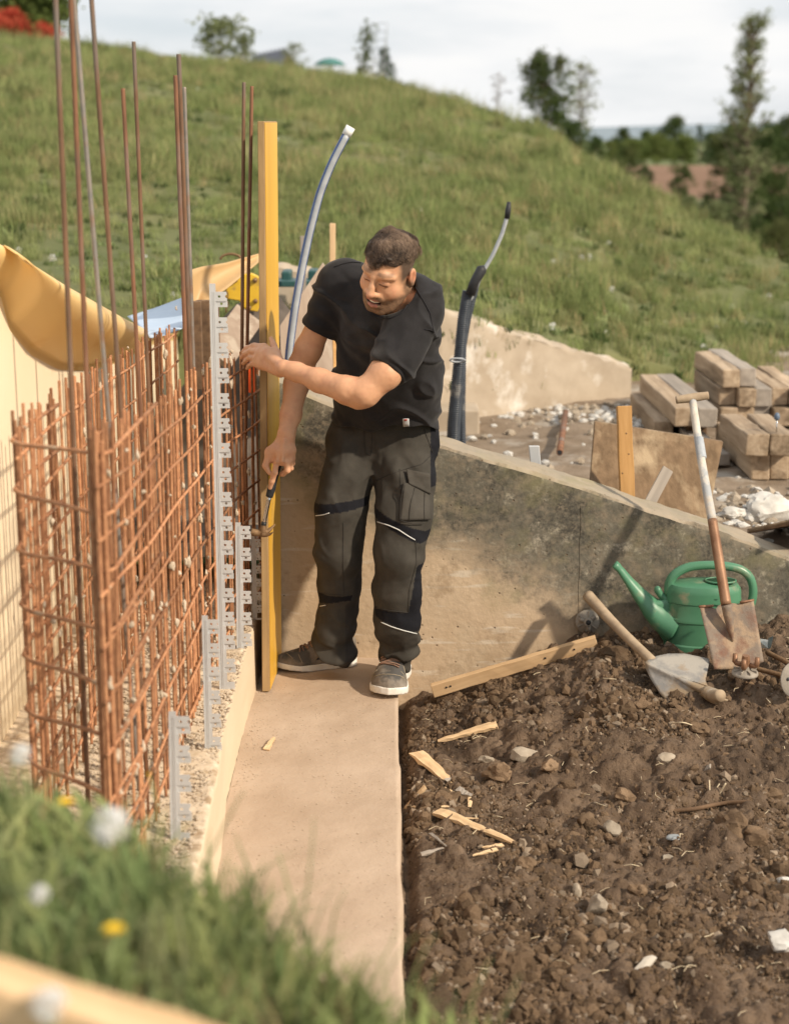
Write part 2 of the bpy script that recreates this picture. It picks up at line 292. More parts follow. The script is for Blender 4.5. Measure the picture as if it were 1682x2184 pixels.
# ---------------- grass kinds ----------------
def tuft(name,nb,h,rad,w,m,seed,bend=.6,nz_=3):
    r=random.Random(seed); v=[];f=[]
    for b in range(nb):
        a=r.uniform(0,6.283); d=rad*math.sqrt(r.random()); x,y=math.cos(a)*d,math.sin(a)*d; hh=h*r.uniform(.45,1); ww=w*r.uniform(.6,1.2); la=r.uniform(0,6.283); le=bend*r.uniform(.2,1)*hh; dx,dy=math.cos(la),math.sin(la); k=len(v)
        tx,ty=-dy*ww,dx*ww
        for s in range(nz_+1):
            t=s/nz_; cx=x+dx*le*t*t; cy=y+dy*le*t*t; cz=hh*(t-.25*bend*t*t*t)-.01; q=(1-t)**.7
            if s<nz_: v+=[(cx-tx*q,cy-ty*q,cz),(cx+tx*q,cy+ty*q,cz)]
            else: v.append((cx,cy,cz))
        for s in range(nz_-1): f.append((k+2*s,k+2*s+1,k+2*s+3,k+2*s+2))
        f.append((k+2*nz_-2,k+2*nz_-1,k+2*nz_))
    return mesh(name,v,f,m,link=False)
g1=[tuft('dark_weed_tuft',22,.13,.10,.011,M_leafd,12,1.)]+[tuft('meadow_tuft',55,.17,.13,.0045,M_grass,s,.7) for s in range(3)]+[tuft('meadow_tuft',40,.28,.12,.004,M_grass,8,.5),tuft('leafy_tuft',26,.10,.12,.013,M_grassd,9,1.0),tuft('dry_tuft',16,.26,.12,.003,M_dry,10,.5)]
hg=mesh('meadow_grass',pts,hf,None,None,True); tag(hg,label='green meadow grass covering the whole hillside behind the site',cat='grass',kind='stuff')
dd=np.linalg.norm(pts-np.array([0,0,HC]),axis=1); patch=.55+.65*fbm(pts[:,0]*.6,pts[:,1]*.45,0,4)
fattr(hg,'dens',np.clip(1500/dd**2,1.6,9)*np.clip(patch+.5,.55,1.3)*(np.tile(TT,len(cols))<1.2)*(np.tile(TT,len(cols))>-.01)); fattr(hg,'size',np.clip(dd/20,.72,1.25)*np.clip(.75+.6*patch,.5,1.35))
scatter(hg,g1,9.0,.6,1.25,attr='dens')
# ---------------- working pit: slab, ledge, earth ----------------
def zd(x,y):
    x=np.asarray(x,float);y=np.asarray(y,float)
    far=np.interp(x,[0,.05,.27,.5,.73,.95,1.4,2.5],[-.18,-.16,-.11,-.02,.07,.10,.13,.2]); k=np.clip((y-4.3)/1.4,0,1); k=k*k*(3-2*k)
    base=-.11+.015*(5-y)*0+.02*np.clip(x-.6,0,2)
    return base*(1-k)+far*k
def worley(x,y,s,p,k):
    X=np.asarray(x,float)/s;Y=np.asarray(y,float)/s; xi=np.floor(X).astype(int);yi=np.floor(Y).astype(int); best=None
    for dx in(-1,0,1):
        for dy in(-1,0,1):
            a=xi+dx;b=yi+dy; h1=_tab[(a*7349+b*9151+int(s*1e4))&4095];h2=_tab[(a*3571+b*1237+99)&4095];h3=_tab[(a*5779+b*2909+7)&4095]
            d=(X-a-.15-.7*h1)**2+(Y-b-.15-.7*h2)**2; h=h3**p*np.sqrt(np.maximum(0,1-d/(.30+.25*h1))); best=h if best is None else np.maximum(best,h)
    return best*s*k
def zdn(x,y):
    e=np.clip((x-.03)/.10,0,1)
    x_,y_=x+.012*vn(x*30,y*30,3),y+.012*vn(x*30,y*30,8)
    r=.024*fbm(x*3.1,y*3.1,0,3)+.014*fbm(x*13,y*13,2,3)+worley(x_,y_,.085,4,.30)+worley(x_,y_,.040,2,.46)+worley(x_,y_,.019,1.2,.6)+.003*vn(x*120,y*120)
    return zd(x,y)-.012+r*(.45+.55*e)-.05*np.exp(-((x-.055)/.022)**2)
xs=np.concatenate([np.arange(.02,1.75,.0062),np.arange(1.76,4.5,.04)]); ys=np.arange(2.3,5.93,.0072)
dirt=grid('earth_ground',xs,ys,zdn,M_dirt); tag(dirt,kind='structure')
# footing slab (a real thick block) with slightly worn edge
def slabtop(x,y): return .0018*fbm(x*14,y*14,0,3)
nx_,ny_=70,300; X=np.linspace(-.475,.036,nx_); Yv=np.linspace(1.4,5.905,ny_); 
GX,GY=np.meshgrid(X,Yv); edge=.0035*fbm(Yv*9,0*Yv,1,3); GX=GX.copy(); GX[:,-1]+=edge; GX[:,-2]+=edge*.6
GZ=slabtop(GX,GY); GZ[:,-1]-=.006
tv=np.stack([GX,GY,GZ],-1).reshape(-1,3); idx=np.arange(nx_*ny_).reshape(ny_,nx_); tf=np.stack([idx[:-1,:-1],idx[:-1,1:],idx[1:,1:],idx[1:,:-1]],-1).reshape(-1,4).tolist(); tv=tv.tolist()
k=len(tv)
for j in range(ny_): tv.append((GX[j,-1]+.004*float(vn(j*.4,3)),GY[j,-1],-.35))
for j in range(ny_-1): tf.append((int(idx[j,-1]),k+j,k+j+1,int(idx[j+1,-1])))
slab=mesh('footing_slab',tv,tf,M_slab,None,True); tag(slab,kind='structure')
# raised concrete ledge carrying the steel mesh
def xl(y): return np.interp(y,[2,3.7,4.19,4.56,5.18,5.55,6.2],[-.455,-.450,-.459,-.480,-.478,-.468,-.46])
b=MB(); ny=260; yy=np.linspace(1.5,6.4,ny); cs=[(.004,-.02),(.0015,.02),(0,.215),(-.003,.228),(-.012,.232)]+[(-.02-.03*q,.232) for q in range(0,28)]+[(-1.2,.23)]
vv=[];ff=[]
for j,y in enumerate(yy):
    for q,(dx,z) in enumerate(cs):
        rgh=0 if q<4 else .007*float(fbm(dx*25+y*3,y*28,1,3))
        vv.append((float(xl(y))+dx+(.0012*float(vn(y*30,z*9)) if q<4 else 0),y,z+rgh))
nc=len(cs)
for j in range(ny-1):
    for q in range(nc-1): ff.append((j*nc+q,(j+1)*nc+q,(j+1)*nc+q+1,j*nc+q+1))
M_ledge=mat('rough_mortar_top',(.50,.39,.265),(.70,.58,.44),scale=35,rough=.95,bump=.6,bscale=180,c3=(.36,.255,.16),s3=14,t3=(.56,.66))
M_ledgef=mat('smooth_formed_face',(.60,.47,.325),(.66,.53,.38),scale=5,stretch=(1,.3,1),rough=.85,bump=.12,bscale=90)
fm=[0 if q<3 else 1 for j in range(ny-1) for q in range(nc-1)]
led=mesh('concrete_ledge',vv,ff,None,None,True,mats=[M_ledgef,M_ledge],fm=fm); tag(led,kind='structure')
# crumbs on slab and ledge
bits=[]
for s in range(3):
    v_,f_=rock(1,40+s,1,.3,(1,1,.6)); bits.append(mesh('crumb',v_,f_,M_mortar,link=False))
cr_=grid('mortar_crumbs',np.linspace(-.46,.02,14),np.linspace(2.3,5.6,60),lambda X,Y:.001+0*X,None); tag(cr_,label='pale mortar crumbs scattered over the footing slab and along its inner edge',cat='crumbs',kind='stuff')
cx=np.array([v.co[:] for v in cr_.data.vertices]); fattr(cr_,'dens',.10+1.4*np.exp(-((cx[:,0]+.455)/.03)**2)+.5*np.clip(fbm(cx[:,0]*5,cx[:,1]*5),0,1)); fattr(cr_,'size',np.ones(len(cx)))
scatter(cr_,bits,4200,.0008,.0026,attr='dens')
c2_=grid('ledge_debris',np.linspace(-.84,-.475,12),np.linspace(2.6,6.0,60),lambda X,Y:.233+0*X,None); tag(c2_,label='crumbly mortar debris lying on top of the ledge around the rods',cat='debris',kind='stuff')
scatter(c2_,[o.copy() for o in bits],9000,.0015,.007)
# ---------------- retaining walls ----------------
def profile_wall(name,top,Yf,thick,zb,nxs,m,att=None,amp=.004,**k):
    """top: list of (x,z) along the wall, face toward the camera at y=Yf(x)"""
    xs_=np.linspace(top[0][0],top[-1][0],nxs); zt_=np.interp(xs_,[a[0] for a in top],[a[1] for a in top]); v=[];f=[];nzz=40; nd=8
    for i_,x in enumerate(xs_):
        y0=Yf(x); zz=zt_[i_]+amp*.7*float(fbm(x*9,1.3,0,4))
        for q in range(nzz):
            z=zb+(zz-.012-zb)*q/(nzz-1); v.append((x,y0+amp*float(fbm(x*4,z*4,3,3)),z))
        for q in range(nd+1): # top
            t=q/nd; e=.012 if 0<q<nd else 0.0
            v.append((x+amp*float(vn(x*20,t*9)),y0+.01+(thick-.01)*t,zz-.0*e+amp*float(fbm(x*16,t*5,7,3))))
        v.append((x,y0+thick,zb))
    n_=nzz+nd+2
    for i_ in range(nxs-1):
        for q in range(n_-1): f.append((i_*n_+q,(i_+1)*n_+q,(i_+1)*n_+q+1,i_*n_+q+1))
    f.append(tuple(range(n_))[::-1]); f.append(tuple((nxs-1)*n_+q for q in range(n_)))
    o=mesh(name,v,f,m,None,True); es=o.modifiers.new('e','EDGE_SPLIT'); es.split_angle=math.radians(42); tag(o,**k)
    return o
YW=5.9
tp=[(600,813),(651,839),(708,861),(934,949),(1229,1034),(1367,1083),(1505,1124),(1682,1189),(2100,1340)]
top=[(W(a,b_,Y=YW)[0],W(a,b_,Y=YW)[2]) for a,b_ in tp]; top=[(-.475,top[0][1]+.02)]+top[1:]
wm=mat('lichened_wall_concrete',(.43,.315,.205),(.53,.405,.28),scale=3.5,rough=.92,bump=.55,bscale=38,c3=(.52,.42,.30),s3=2.4,t3=(.58,.74))
# grey lichen growing toward the top: colour belongs to the wall
n=wm.node_tree.nodes; l=wm.node_tree.links; bs=n['Principled BSDF']; old=bs.inputs['Base Color'].links[0].from_socket
def _mr(s,a,b2,c=0,d=1):
    x=n.new('ShaderNodeMapRange'); x.inputs[1].default_value=a;x.inputs[2].default_value=b2;x.inputs[3].default_value=c;x.inputs[4].default_value=d; l.new(s,x.inputs[0]); return x.outputs[0]
def _mth(op,a,b2):
    x=n.new('ShaderNodeMath'); x.operation=op; x.use_clamp=False
    for i_,q in ((0,a),(1,b2)):
        if isinstance(q,(int,float)): x.inputs[i_].default_value=q
        else: l.new(q,x.inputs[i_])
    return x.outputs[0]
def _nz(s,d=8,r=.65):
    x=n.new('ShaderNodeTexNoise'); x.inputs['Scale'].default_value=s;x.inputs['Detail'].default_value=d;x.inputs['Roughness'].default_value=r; l.new(tcc.outputs['Object'],x.inputs[0]); return x.outputs[0]
def _mix(f,a,b2):
    x=n.new('ShaderNodeMix'); x.data_type='RGBA'
    l.new(f,x.inputs[0])
    for i_,q in ((6,a),(7,b2)):
        if isinstance(q,tuple): x.inputs[i_].default_value=(*q,1)
        else: l.new(q,x.inputs[i_])
    return x.outputs[2]
tcc=n.new('ShaderNodeTexCoord'); sp=n.new('ShaderNodeSeparateXYZ'); l.new(tcc.outputs['Object'],sp.inputs[0])
dropl=_mth('ADD',sp.outputs['Z'],_mth('MULTIPLY',sp.outputs['X'],.5))   # height measured from the sloping top
hgt=_mth('ADD',dropl,_mth('MULTIPLY',_nz(2.2),.75))
lich=_mr(hgt,.80,1.02)
geo=n.new('ShaderNodeNewGeometry'); sg=n.new('ShaderNodeSeparateXYZ'); l.new(geo.outputs['True Normal'],sg.inputs[0]); side_=_mr(sg.outputs['Z'],.75,.45)
lich0=lich; lich=_mth('MULTIPLY',lich,side_)
fine=_mth('MULTIPLY',lich,_mr(_nz(26,5),.30,.55,.68,1))
mps=n.new('ShaderNodeMapping'); mps.inputs['Scale'].default_value=(1,1,7); l.new(tcc.outputs['Object'],mps.inputs[0]); scn=n.new('ShaderNodeTexNoise'); scn.inputs['Scale'].default_value=4.5; scn.inputs['Detail'].default_value=9; l.new(mps.outputs[0],scn.inputs[0])
old=_mix(_mth('MULTIPLY',_mr(scn.outputs[0],.60,.68),.55),old,(.62,.55,.45))
old=_mix(_mth('MULTIPLY',_mr(_nz(7,10,.75),.54,.66),.6),old,(.27,.185,.11))
c_=_mix(fine,old,(.14,.126,.097))
c_=_mix(_mth('MULTIPLY',_mr(sg.outputs['Z'],.45,.75),_mr(_nz(8,9,.7),.35,.6,.7,1)),c_,(.28,.24,.185))
c_=_mix(_mth('MULTIPLY',_mth('MULTIPLY',lich,_mr(_nz(7,10,.78),.43,.58)),_mr(_nz(60,6,.7),.38,.56,.15,1)),c_,(.060,.055,.045))
c_=_mix(_mth('MULTIPLY',_mth('MULTIPLY',lich,_mr(_nz(13,9,.7),.54,.64)),_mr(_nz(80,4),.42,.6,.2,.9)),c_,(.37,.325,.25))
c_=_mix(_mth('MULTIPLY',_mr(hgt,.72,.86),_mr(_nz(5,4),.5,.72,0,.55)),c_,(.22,.20,.10))
vo=n.new('ShaderNodeTexVoronoi'); vo.inputs['Scale'].default_value=34; l.new(tcc.outputs['Object'],vo.inputs[0])
pit=_mth('MULTIPLY',_mr(vo.outputs['Distance'],.16,.08),_mr(_nz(11,2),.52,.6))
c_=_mix(_mth('MULTIPLY',pit,.85),c_,(.13,.085,.05)); l.new(c_,bs.inputs['Base Color'])
bpn=[q for q in n if q.type=='BUMP'][0]; hold=bpn.inputs['Height'].links[0].from_socket; l.new(_mth('SUBTRACT',hold,_mth('MULTIPLY',pit,1.2)),bpn.inputs['Height']); bpn.inputs['Distance'].default_value=.006
wall=profile_wall('retaining_wall',top,lambda x:YW,.20,-.45,420,wm,label='sloping weathered concrete retaining wall with dark lichen behind the man',cat='wall')
# vertical shuttering joint
xj=W(1236,1200,Y=YW-.004)[0]
jz=np.linspace(0,.585,40); jv=[]
for z_ in jz:
    for dx_,dy_ in ((-.0025,.002),(0,-.0022),(.0025,.002)): jv.append((xj+dx_+.0015*math.sin(z_*40),YW+.004*float(fbm(xj*4,z_*4,3,3))+dy_,z_))
mesh('shuttering_joint',jv,[(i*3+q,i*3+q+1,i*3+q+4,i*3+q+3) for i in range(39) for q in range(2)],wm,wall)
# far pale wall
fwt=[(560,560,8.9),(780,610,8.95),(940,660,9.05),(1100,712,9.4),(1240,755,9.7),(1325,779,9.88),(1347,786,9.92)]
ft=[(W(a,b_,Y=c_)[0],W(a,b_,Y=c_)[2],c_) for a,b_,c_ in fwt]; 
yf=lambda x:float(np.interp(x,[q[0] for q in ft],[q[2] for q in ft]))
profile_wall('pale_wall',[(q[0],q[1]) for q in ft],yf,.22,.2,160,M_paleconc,amp=.012,label='pale sloping concrete wall with a broken white end at the foot of the meadow',cat='wall')
# step footing of the far wall
b=MB(); p=[W(905,868,Y=8.8),W(1012,872,Y=9.0)]
b.box((p[0]+p[1])/2-np.array([0,0,.14]),(1.1*abs(p[1][0]-p[0][0]),.28,.3)); o=b.build('concrete_footing',M_paleconc,bevel=.01); tag(o,kind='structure')
# ---------------- reinforcement ----------------
def ribbed(L,r,n=7,pitch=.008,amp=.13,seed=0):
    N_=max(2,int(L/pitch*2)); b=MB(); vs=[];fs=[]
    for i in range(N_+1):
        z=L*i/N_
        for k in range(n):
            a=2*math.pi*k/n; rr=r*(1+(amp if (i+(k//2))%2==0 else -amp*.3)); vs.append((rr*math.cos(a),rr*math.sin(a),z))
    for i in range(N_):
        for k in range(n): fs.append((i*n+k,i*n+(k+1)%n,(i+1)*n+(k+1)%n,(i+1)*n+k))
    fs.append(tuple(range(N_*n,N_*n+n))); fs.append(tuple(range(n))[::-1]); b.v=vs;b.f=fs; return b
bar_me={}
def vbar(L):
    if L not in bar_me:
        b=ribbed(L,.0038,6,.009,.14); me=bpy.data.meshes.new('vertical_bar'); me.from_pydata(b.v,[],b.f); me.polygons.foreach_set('use_smooth',np.ones(len(me.polygons),dtype=bool)); me.materials.append(M_rust); bar_me[L]=me
    return bar_me[L]
def linkc(o,parent):
    COL.objects.link(o); o.parent=parent; o.matrix_parent_inverse=parent.matrix_basis.inverted(); return o
rb=random.Random(11)
def rebar_mesh(path,step,topf,zh,label,base=.238,splash=60,end=(0,0)):
    Ys=[p[0] for p in path]; xf=lambda y: float(np.interp(y,Ys,[p[1] for p in path])); y0,y1=Ys[0],Ys[-1]
    root=empty('rebar_mesh',(xf(y0),y0,base),label=label,cat='steel mesh'); n_=int((y1-y0)/step)
    for i in range(n_+1+end[0]):
        y=y0+i*step+rb.uniform(-.007,.007)
        if i>n_: y=y0+rb.uniform(0,end[1])
        o=bpy.data.objects.new('vertical_bar',vbar(1.0)); L=topf(y)-base+rb.uniform(-.022,.016); o.location=(xf(y)+rb.uniform(-.007,.007),y,base); o.scale=(1,1,L); o.rotation_euler=(rb.uniform(-.012,.012),rb.uniform(-.012,.012),rb.uniform(0,6)); linkc(o,root)
    for z in zh:
        yy_=np.linspace(y0-.02,y1+.02,26); dz=rb.uniform(-.006,.006)
        MB().tube([(xf(y)+.008,y,z+dz+.004*math.sin(y*7+z*9)+(topf(y)-topf(y0))*(.5*z)) for y in yy_],.0042,7).build('horizontal_bar',M_rust,root,True)
    vs=[];fs=[]
    for q in range(splash):
        y=rb.uniform(y0,y1); z=rb.choice(zh)+rb.uniform(-.02,.03) if rb.random()<.6 else rb.uniform(base,base+.6); v_,f_=rock(rb.uniform(.003,.0068),q,2,.75,(1,1,rb.choice([1,1.3,1.8,2.6])))
        k=len(vs); vs+=[tuple(a+np.array([xf(y)+.01,y,z])) for a in v_]; fs+=[tuple(i_+k for i_ in t) for t in f_]
    o=mesh('mortar_splash',vs,fs,M_mortar,root,True); tag(o,kind='stuff')
    return root,xf
tf_=lambda y: float(np.interp(y,[3.3,3.8,4.9,5.95],[1.33,1.285,1.23,1.185]))
zf=[1.205,1.09,.975,.86,.745,.63,.515,.40,.30]
front,xf=rebar_mesh([(3.32,-.605),(3.6,-.592),(4.3,-.578),(4.9,-.563),(5.4,-.535),(5.95,-.462)],.053,tf_,zf,'front rusty rebar mesh running from the near rusty bar cluster to the yellow board',splash=130,end=(5,.08))
tb_=lambda y: float(np.interp(y,[3.5,4.2,6.65],[1.30,1.29,1.165]))
back,xb=rebar_mesh([(3.62,-.835),(4.5,-.845),(6.65,-.86)],.048,tb_,[1.22,1.09,.96,.83,.70,.57,.44,.31],'back rusty rebar mesh standing against the yellow formwork sheet',splash=50,end=(6,.28))
for z in [1.26,1.14,1.005,.88,.75,.63,.50,.37]:
    pth=[(-.83,4.1),(-.845,3.75),(-.835,3.60),(-.80,3.545),(-.72,3.49),(-.66,3.44),(-.62,3.40),(-.60,3.37),(-.585,3.42),(-.583,3.6),(-.575,4.05)]
    MB().tube([(x,y,z+.006*math.sin(x*9+z*20)) for x,y in pth],.005,8).build('closing_stirrup',M_rust,front,True)
# thick corner bars at the near end of the front mesh
for dx,dy,dz in ((0,0,.06),(.012,.02,.03),(-.014,.015,0),(.004,.045,-.02)):
    o=bpy.data.objects.new('corner_bar',vbar(1.0)); o.location=(-.605+dx,3.335+dy,.238); o.scale=(1.25,1.25,1.03+dz); linkc(o,front)
def rebar(t,bm,Y,r,mt,label,Y2=None):
    a=W(t[0],t[1],Y=Y); b_=W(bm[0],bm[1],Y=Y2 or Y); d=(b_-a)/(a[2]-b_[2]); base=a+d*(a[2]-.236); 
    if base[0]<-.80: base[0]=-.80
    up=a-base; L=float(np.linalg.norm(up)); q=ribbed(L,r,8,.0085,.10); o=q.build('rebar_rod',mt,None,True)
    o.matrix_basis=Matrix.Translation(V(base))@V(up).to_track_quat('Z','X').to_matrix().to_4x4(); tag(o,label=label,cat='rebar',group='tall steel rods standing in the wall'); return o
M_rebg=mat('grey_worn_rebar',(.22,.205,.19),(.30,.25,.21),scale=20,rough=.5,bump=.2,bscale=200,metal=.4,c3=(.25,.13,.07),s3=4,t3=(.5,.6))
rebar((116,-60),(148,724),3.80,.0060,M_rod,'leftmost tall rusty rod, cut off by the top of the frame')
rebar((148,-60),(181,724),3.92,.0058,M_rustd,'thick dark tall rod second from the left')
rebar((153,-60),(218,724),4.05,.0058,M_rebg,'grey bright tall rod crossing behind the second rod')
rebar((191,-60),(247,724),4.12,.0058,M_rod,'tall brown rod just left of the shorter pair of rods')
rebar((262,188),(291,724),4.55,.0057,M_rustd,'shorter dark twisted rod of the middle pair')
rebar((285,88),(312,724),4.85,.0056,M_rod,'taller brown rod of the middle pair')
rebar((374,160),(395,724),5.15,.0066,M_rustd,'leftmost rod of the tight bundle of three')
rebar((381,115),(404,724),5.2,.0070,M_rod,'tallest rod of the tight bundle of three')
rebar((393,185),(411,724),5.3,.0058,M_rebg,'grey rightmost rod of the tight bundle of three')
rebar((520,175),(516,740),5.72,.0060,M_rod,'brown ribbed rod left of the yellow board')
rebar((537,183),(527,740),5.78,.0060,M_rustd,'dark rod right beside the yellow board')
# ---------------- galvanised comb strips ----------------
def comb(tl,tr,ty,bl,br,by,Y,label,seed=0,mt=M_zinc):
    A=W(tl,ty,Y=Y);B=W(tr,ty,Y=Y);C_=W(bl,by,Y=Y);D=W(br,by,Y=Y); H=float(A[2]-C_[2]); w=float(B[0]-A[0]+D[0]-C_[0])/2; p=w*1.42
    v=[];f=[]
    def quad(x0,x1,z0,z1,y=0): k=len(v); v.extend([(x0,y,z0),(x1,y,z0),(x1,y,z1),(x0,y,z1)]); f.append((k,k+1,k+2,k+3))
    def hole(x0,x1,z0,z1,cx,cz,r,y=0):
        k=len(v); mx_,mz=(x0+x1)/2,(z0+z1)/2
        v.extend([(x1,y,mz),(x1,y,z1),(mx_,y,z1),(x0,y,z1),(x0,y,mz),(x0,y,z0),(mx_,y,z0),(x1,y,z0)])
        for q in range(8): a=math.pi/4*q; v.append((cx+r*math.cos(a),y,cz+r*math.sin(a)))
        for q in range(8): f.append((k+q,k+(q+1)%8,k+8+(q+1)%8,k+8+q))
    fl=.34*w; quad(0,fl,0,H+.012*(1 if H<.8 else 2)); quad(.0,.045*w,0,H,-.0028); quad(.16*w,.20*w,0,H,-.0012); quad(.25*w,.28*w,0,H,-.0012)
    n_=int(H/p+.3); z=H-n_*p if n_*p<=H else 0
    z=H; j=0
    while z-p>-.03:
        z1=z-.37*p; hole(fl,.72*w,z1,z,.53*w,(z+z1)/2,.075*w); 
        k=len(v); # tab end with half-round notch
        zm=(z+z1)/2; v.extend([(.72*w,0,z1),(.95*w,0,z1),(.97*w,0,zm-.11*w),(.88*w,0,zm-.06*w),(.86*w,0,zm),(.88*w,0,zm+.06*w),(.95*w,0,zm+.10*w),(.93*w,0,z),(.72*w,0,z),(.72*w,0,zm)])
        f.extend([(k,k+1,k+2,k+3,k+4,k+9),(k+9,k+4,k+5,k+6,k+7,k+8)])
        z2=z-.60*p; hole(fl+.02*w,.98*w,z2,z1,.64*w,(z1+z2)/2+.02*w,.08*w,.0032)
        quad(fl,fl+.02*w,z2,z1,.0016)
        quad(fl,fl+.12*w,z-p,z2)
        z-=p; j+=1
    if z>0.002: quad(fl,.9*w,0,z)
    o=mesh('comb_strip',v,f,mt); md=o.modifiers.new('s','SOLIDIFY'); md.thickness=.0022
    up=V(A-C_).normalized(); x=V(B-A).normalized(); y=up.cross(x)*1; R=Matrix((x,y,up)).transposed(); o.matrix_basis=Matrix.Translation(V(C_))@R.to_4x4()
    tag(o,label=label,cat='metal strip',group='toothed galvanised strips standing on the ledge')
    return o
comb(446,484,622,468,505,1470,4.86,'tallest toothed grey strip, reaching above the rebar mesh')
comb(504,538,1122,505,538,1385,5.28,'toothed strip just right of the tallest, below the hammer')
comb(431,467,1322,437,475,1602,4.36,'toothed strip standing left of the foot of the tallest strip')
comb(363,407,1528,364,413,1795,3.75,'nearest toothed strip, by the grass')
comb(536,557,1150,539,559,1322,5.62,'shaded toothed strip between hammer and yellow board')
# ---------------- yellow board ----------------
f0=W(549,258,Y=5.5);f1=W(563,258,Y=5.5);g0=W(559,1478,Y=5.502);g1=W(575,1478,Y=5.502)
g0[2]=g1[2]=.003
r1=W(590.5,258,Y=5.86); r0=W(600,1408,Y=5.86); r0[2]=.003; dvec=np.array([-(f1-f0)[0],.004,0])
c8=[g0,g1,r0,r0+dvec,f0,f1,r1,r1+dvec]
yb=mesh('yellow_board',c8,[(0,1,5,4),(1,2,6,5),(2,3,7,6),(3,0,4,7),(4,5,6,7),(3,2,1,0)],M_edge); bv=yb.modifiers.new('b','BEVEL'); bv.width=.0025; bv.segments=2
tag(yb,label='tall yellow coated formwork board standing upright on the slab in front of the man',cat='board')
nn=np.cross(r0-g1,f1-g1); nn/=np.linalg.norm(nn); 
if nn[0]<0: nn=-nn
e0=g1+(r0-g1)*.035;e1=g1+(r0-g1)*.97;h0=f1+(r1-f1)*.035;h1=f1+(r1-f1)*.97; up_=np.array([0,0,.004])
q=[e0+up_,e1+up_,h1-up_,h0-up_]
mesh('yellow_coating',[a+nn*.0004 for a in q]+[a+nn*.0022 for a in q],[(4,5,6,7),(0,1,5,4),(1,2,6,5),(2,3,7,6),(3,0,4,7)],M_yel,yb)
# stamped marks on the face
M_ink=mat('black_ink',(.03,.025,.02),rough=.8,bump=0)
def glyph(cz,kind):
    e=(e1-e0)/np.linalg.norm(e1-e0); cen=e0+(e1-e0)*.42+nn*.0028; cen=np.array([cen[0],cen[1],0]); pts_=[]
    zz=cz
    if kind=='0': pts_=[(math.cos(a)*.035,math.sin(a)*.018) for a in np.linspace(0,6.283,19)]
    if kind=='S': pts_=[(.034,.012),(.02,.019),(.006,.012),(-.004,-.006),(-.018,-.014),(-.034,-.008)]
    if kind=='1': pts_=[(.034,0),(-.034,0)]
    MB().tube([cen+e*a+np.array([0,0,zz+b_]) for a,b_ in pts_],.0016,5).build('stamped_mark',M_ink,yb,True)
for cz,k_ in ((.60,'0'),(.545,'S'),(.50,'1')): glyph(cz,k_)
# ---------------- flexible formwork sheets ----------------
xsh=-1.10
M_sheetlit=mat('sunlit_form_sheet',(.90,.76,.54),(.92,.79,.58),scale=2,rough=.4,bump=.03,bscale=20,c3=(.76,.55,.28),s3=2,t3=(.6,.8),spec=.4)  # same yellow sheet, paler where sun falls: light put into the colour
def sheet(): 
    st=[(-260,420,-260,470),(-120,470,-120,550),(0,520,0,612),(30,540,20,690),(70,566,66,744),(120,598,125,776),(180,632,190,780),(240,668,255,762),(290,696,300,738),(334,716,334,722),(366,712,366,718),(402,706,402,712)]
    S=np.linspace(0,len(st)-1,64); arr=np.array(st,float); v=[];f=[]; nu=26
    for s in S:
        t4=[np.interp(s,range(len(st)),arr[:,c]) for c in range(4)]; hh=math.sin(math.pi*min(1,max(0,(s-1.2)/7.8)))
        Lw=W(t4[2],t4[3],x=xsh); xt=xsh+.13*hh; T=W(t4[0],t4[1],x=xt); M_=np.array([xsh+.03+.27*hh,(Lw[1]+T[1])/2,Lw[2]+.5*(T[2]-Lw[2])+.02])
        v.append((Lw[0],Lw[1],.05)); v.append((Lw[0],Lw[1],.5)); v.append((Lw[0],Lw[1],Lw[2]*.8)); v.append((Lw[0],Lw[1],Lw[2]-.02))
        for u in np.linspace(0,1,nu): 
            q=Lw*(1-u)**2+M_*2*u*(1-u)+T*u*u; v.append(tuple(q))
    m_=nu+4
    for i in range(len(S)-1):
        for q in range(m_-1): f.append((i*m_+q,(i+1)*m_+q,(i+1)*m_+q+1,i*m_+q+1))
    o=mesh('formwork_sheet',v,f,M_sheetlit,None,True,mats=[M_sheetlit,M_sheetshade],fm=[1 if q>=3 else 0 for i in range(len(S)-1) for q in range(m_-1)]); md=o.modifiers.new('s','SOLIDIFY'); md.thickness=.005; tag(o,label='large pale yellow flexible formwork sheet whose top edge curls over',cat='formwork sheet'); return o
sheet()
M_tong=mat('shaded_tongue_sheet',(.46,.30,.145),(.52,.345,.17),scale=3,rough=.45,bump=.03,c3=(.45,.30,.16),s3=20,t3=(.66,.7))  # yellow sheet dulled: the tongue's shade put into its colour
def loft(name,A,B,m,n=20,mid=None,th=.004,parent=None,bow=0,**k):
    """surface between two 3-D polylines"""
    A=np.array(A);B=np.array(B); S=np.linspace(0,len(A)-1,n); v=[];f=[];nu=10
    for s in S:
        a=np.array([np.interp(s,range(len(A)),A[:,c]) for c in range(3)]); b_=np.array([np.interp(s,range(len(B)),B[:,c]) for c in range(3)])
        for u in np.linspace(0,1,nu): v.append(a+(b_-a)*u+np.array([0,1,0])*bow*math.sin(math.pi*u)*math.sin(math.pi*(.15+.7*s/(len(A)-1))))
    for i in range(n-1):
        for q in range(nu-1): f.append((i*nu+q,(i+1)*nu+q,(i+1)*nu+q+1,i*nu+q+1))
    o=mesh(name,v,f,m,parent,True); md=o.modifiers.new('s','SOLIDIFY'); md.thickness=th; tag(o,**k); return o
t2=loft('formwork_tongue',[W(396,578,Y=6.75),W(430,568,Y=6.85),W(480,560,Y=6.95),W(552,540,Y=7.1)],[W(398,760,Y=6.7),W(430,655,Y=6.75),W(490,611,Y=6.85),W(556,556,Y=7.05)],M_tong,bow=.06,label='yellow tongue of formwork sheet curling up behind the rods beside the yellow board',cat='formwork sheet')
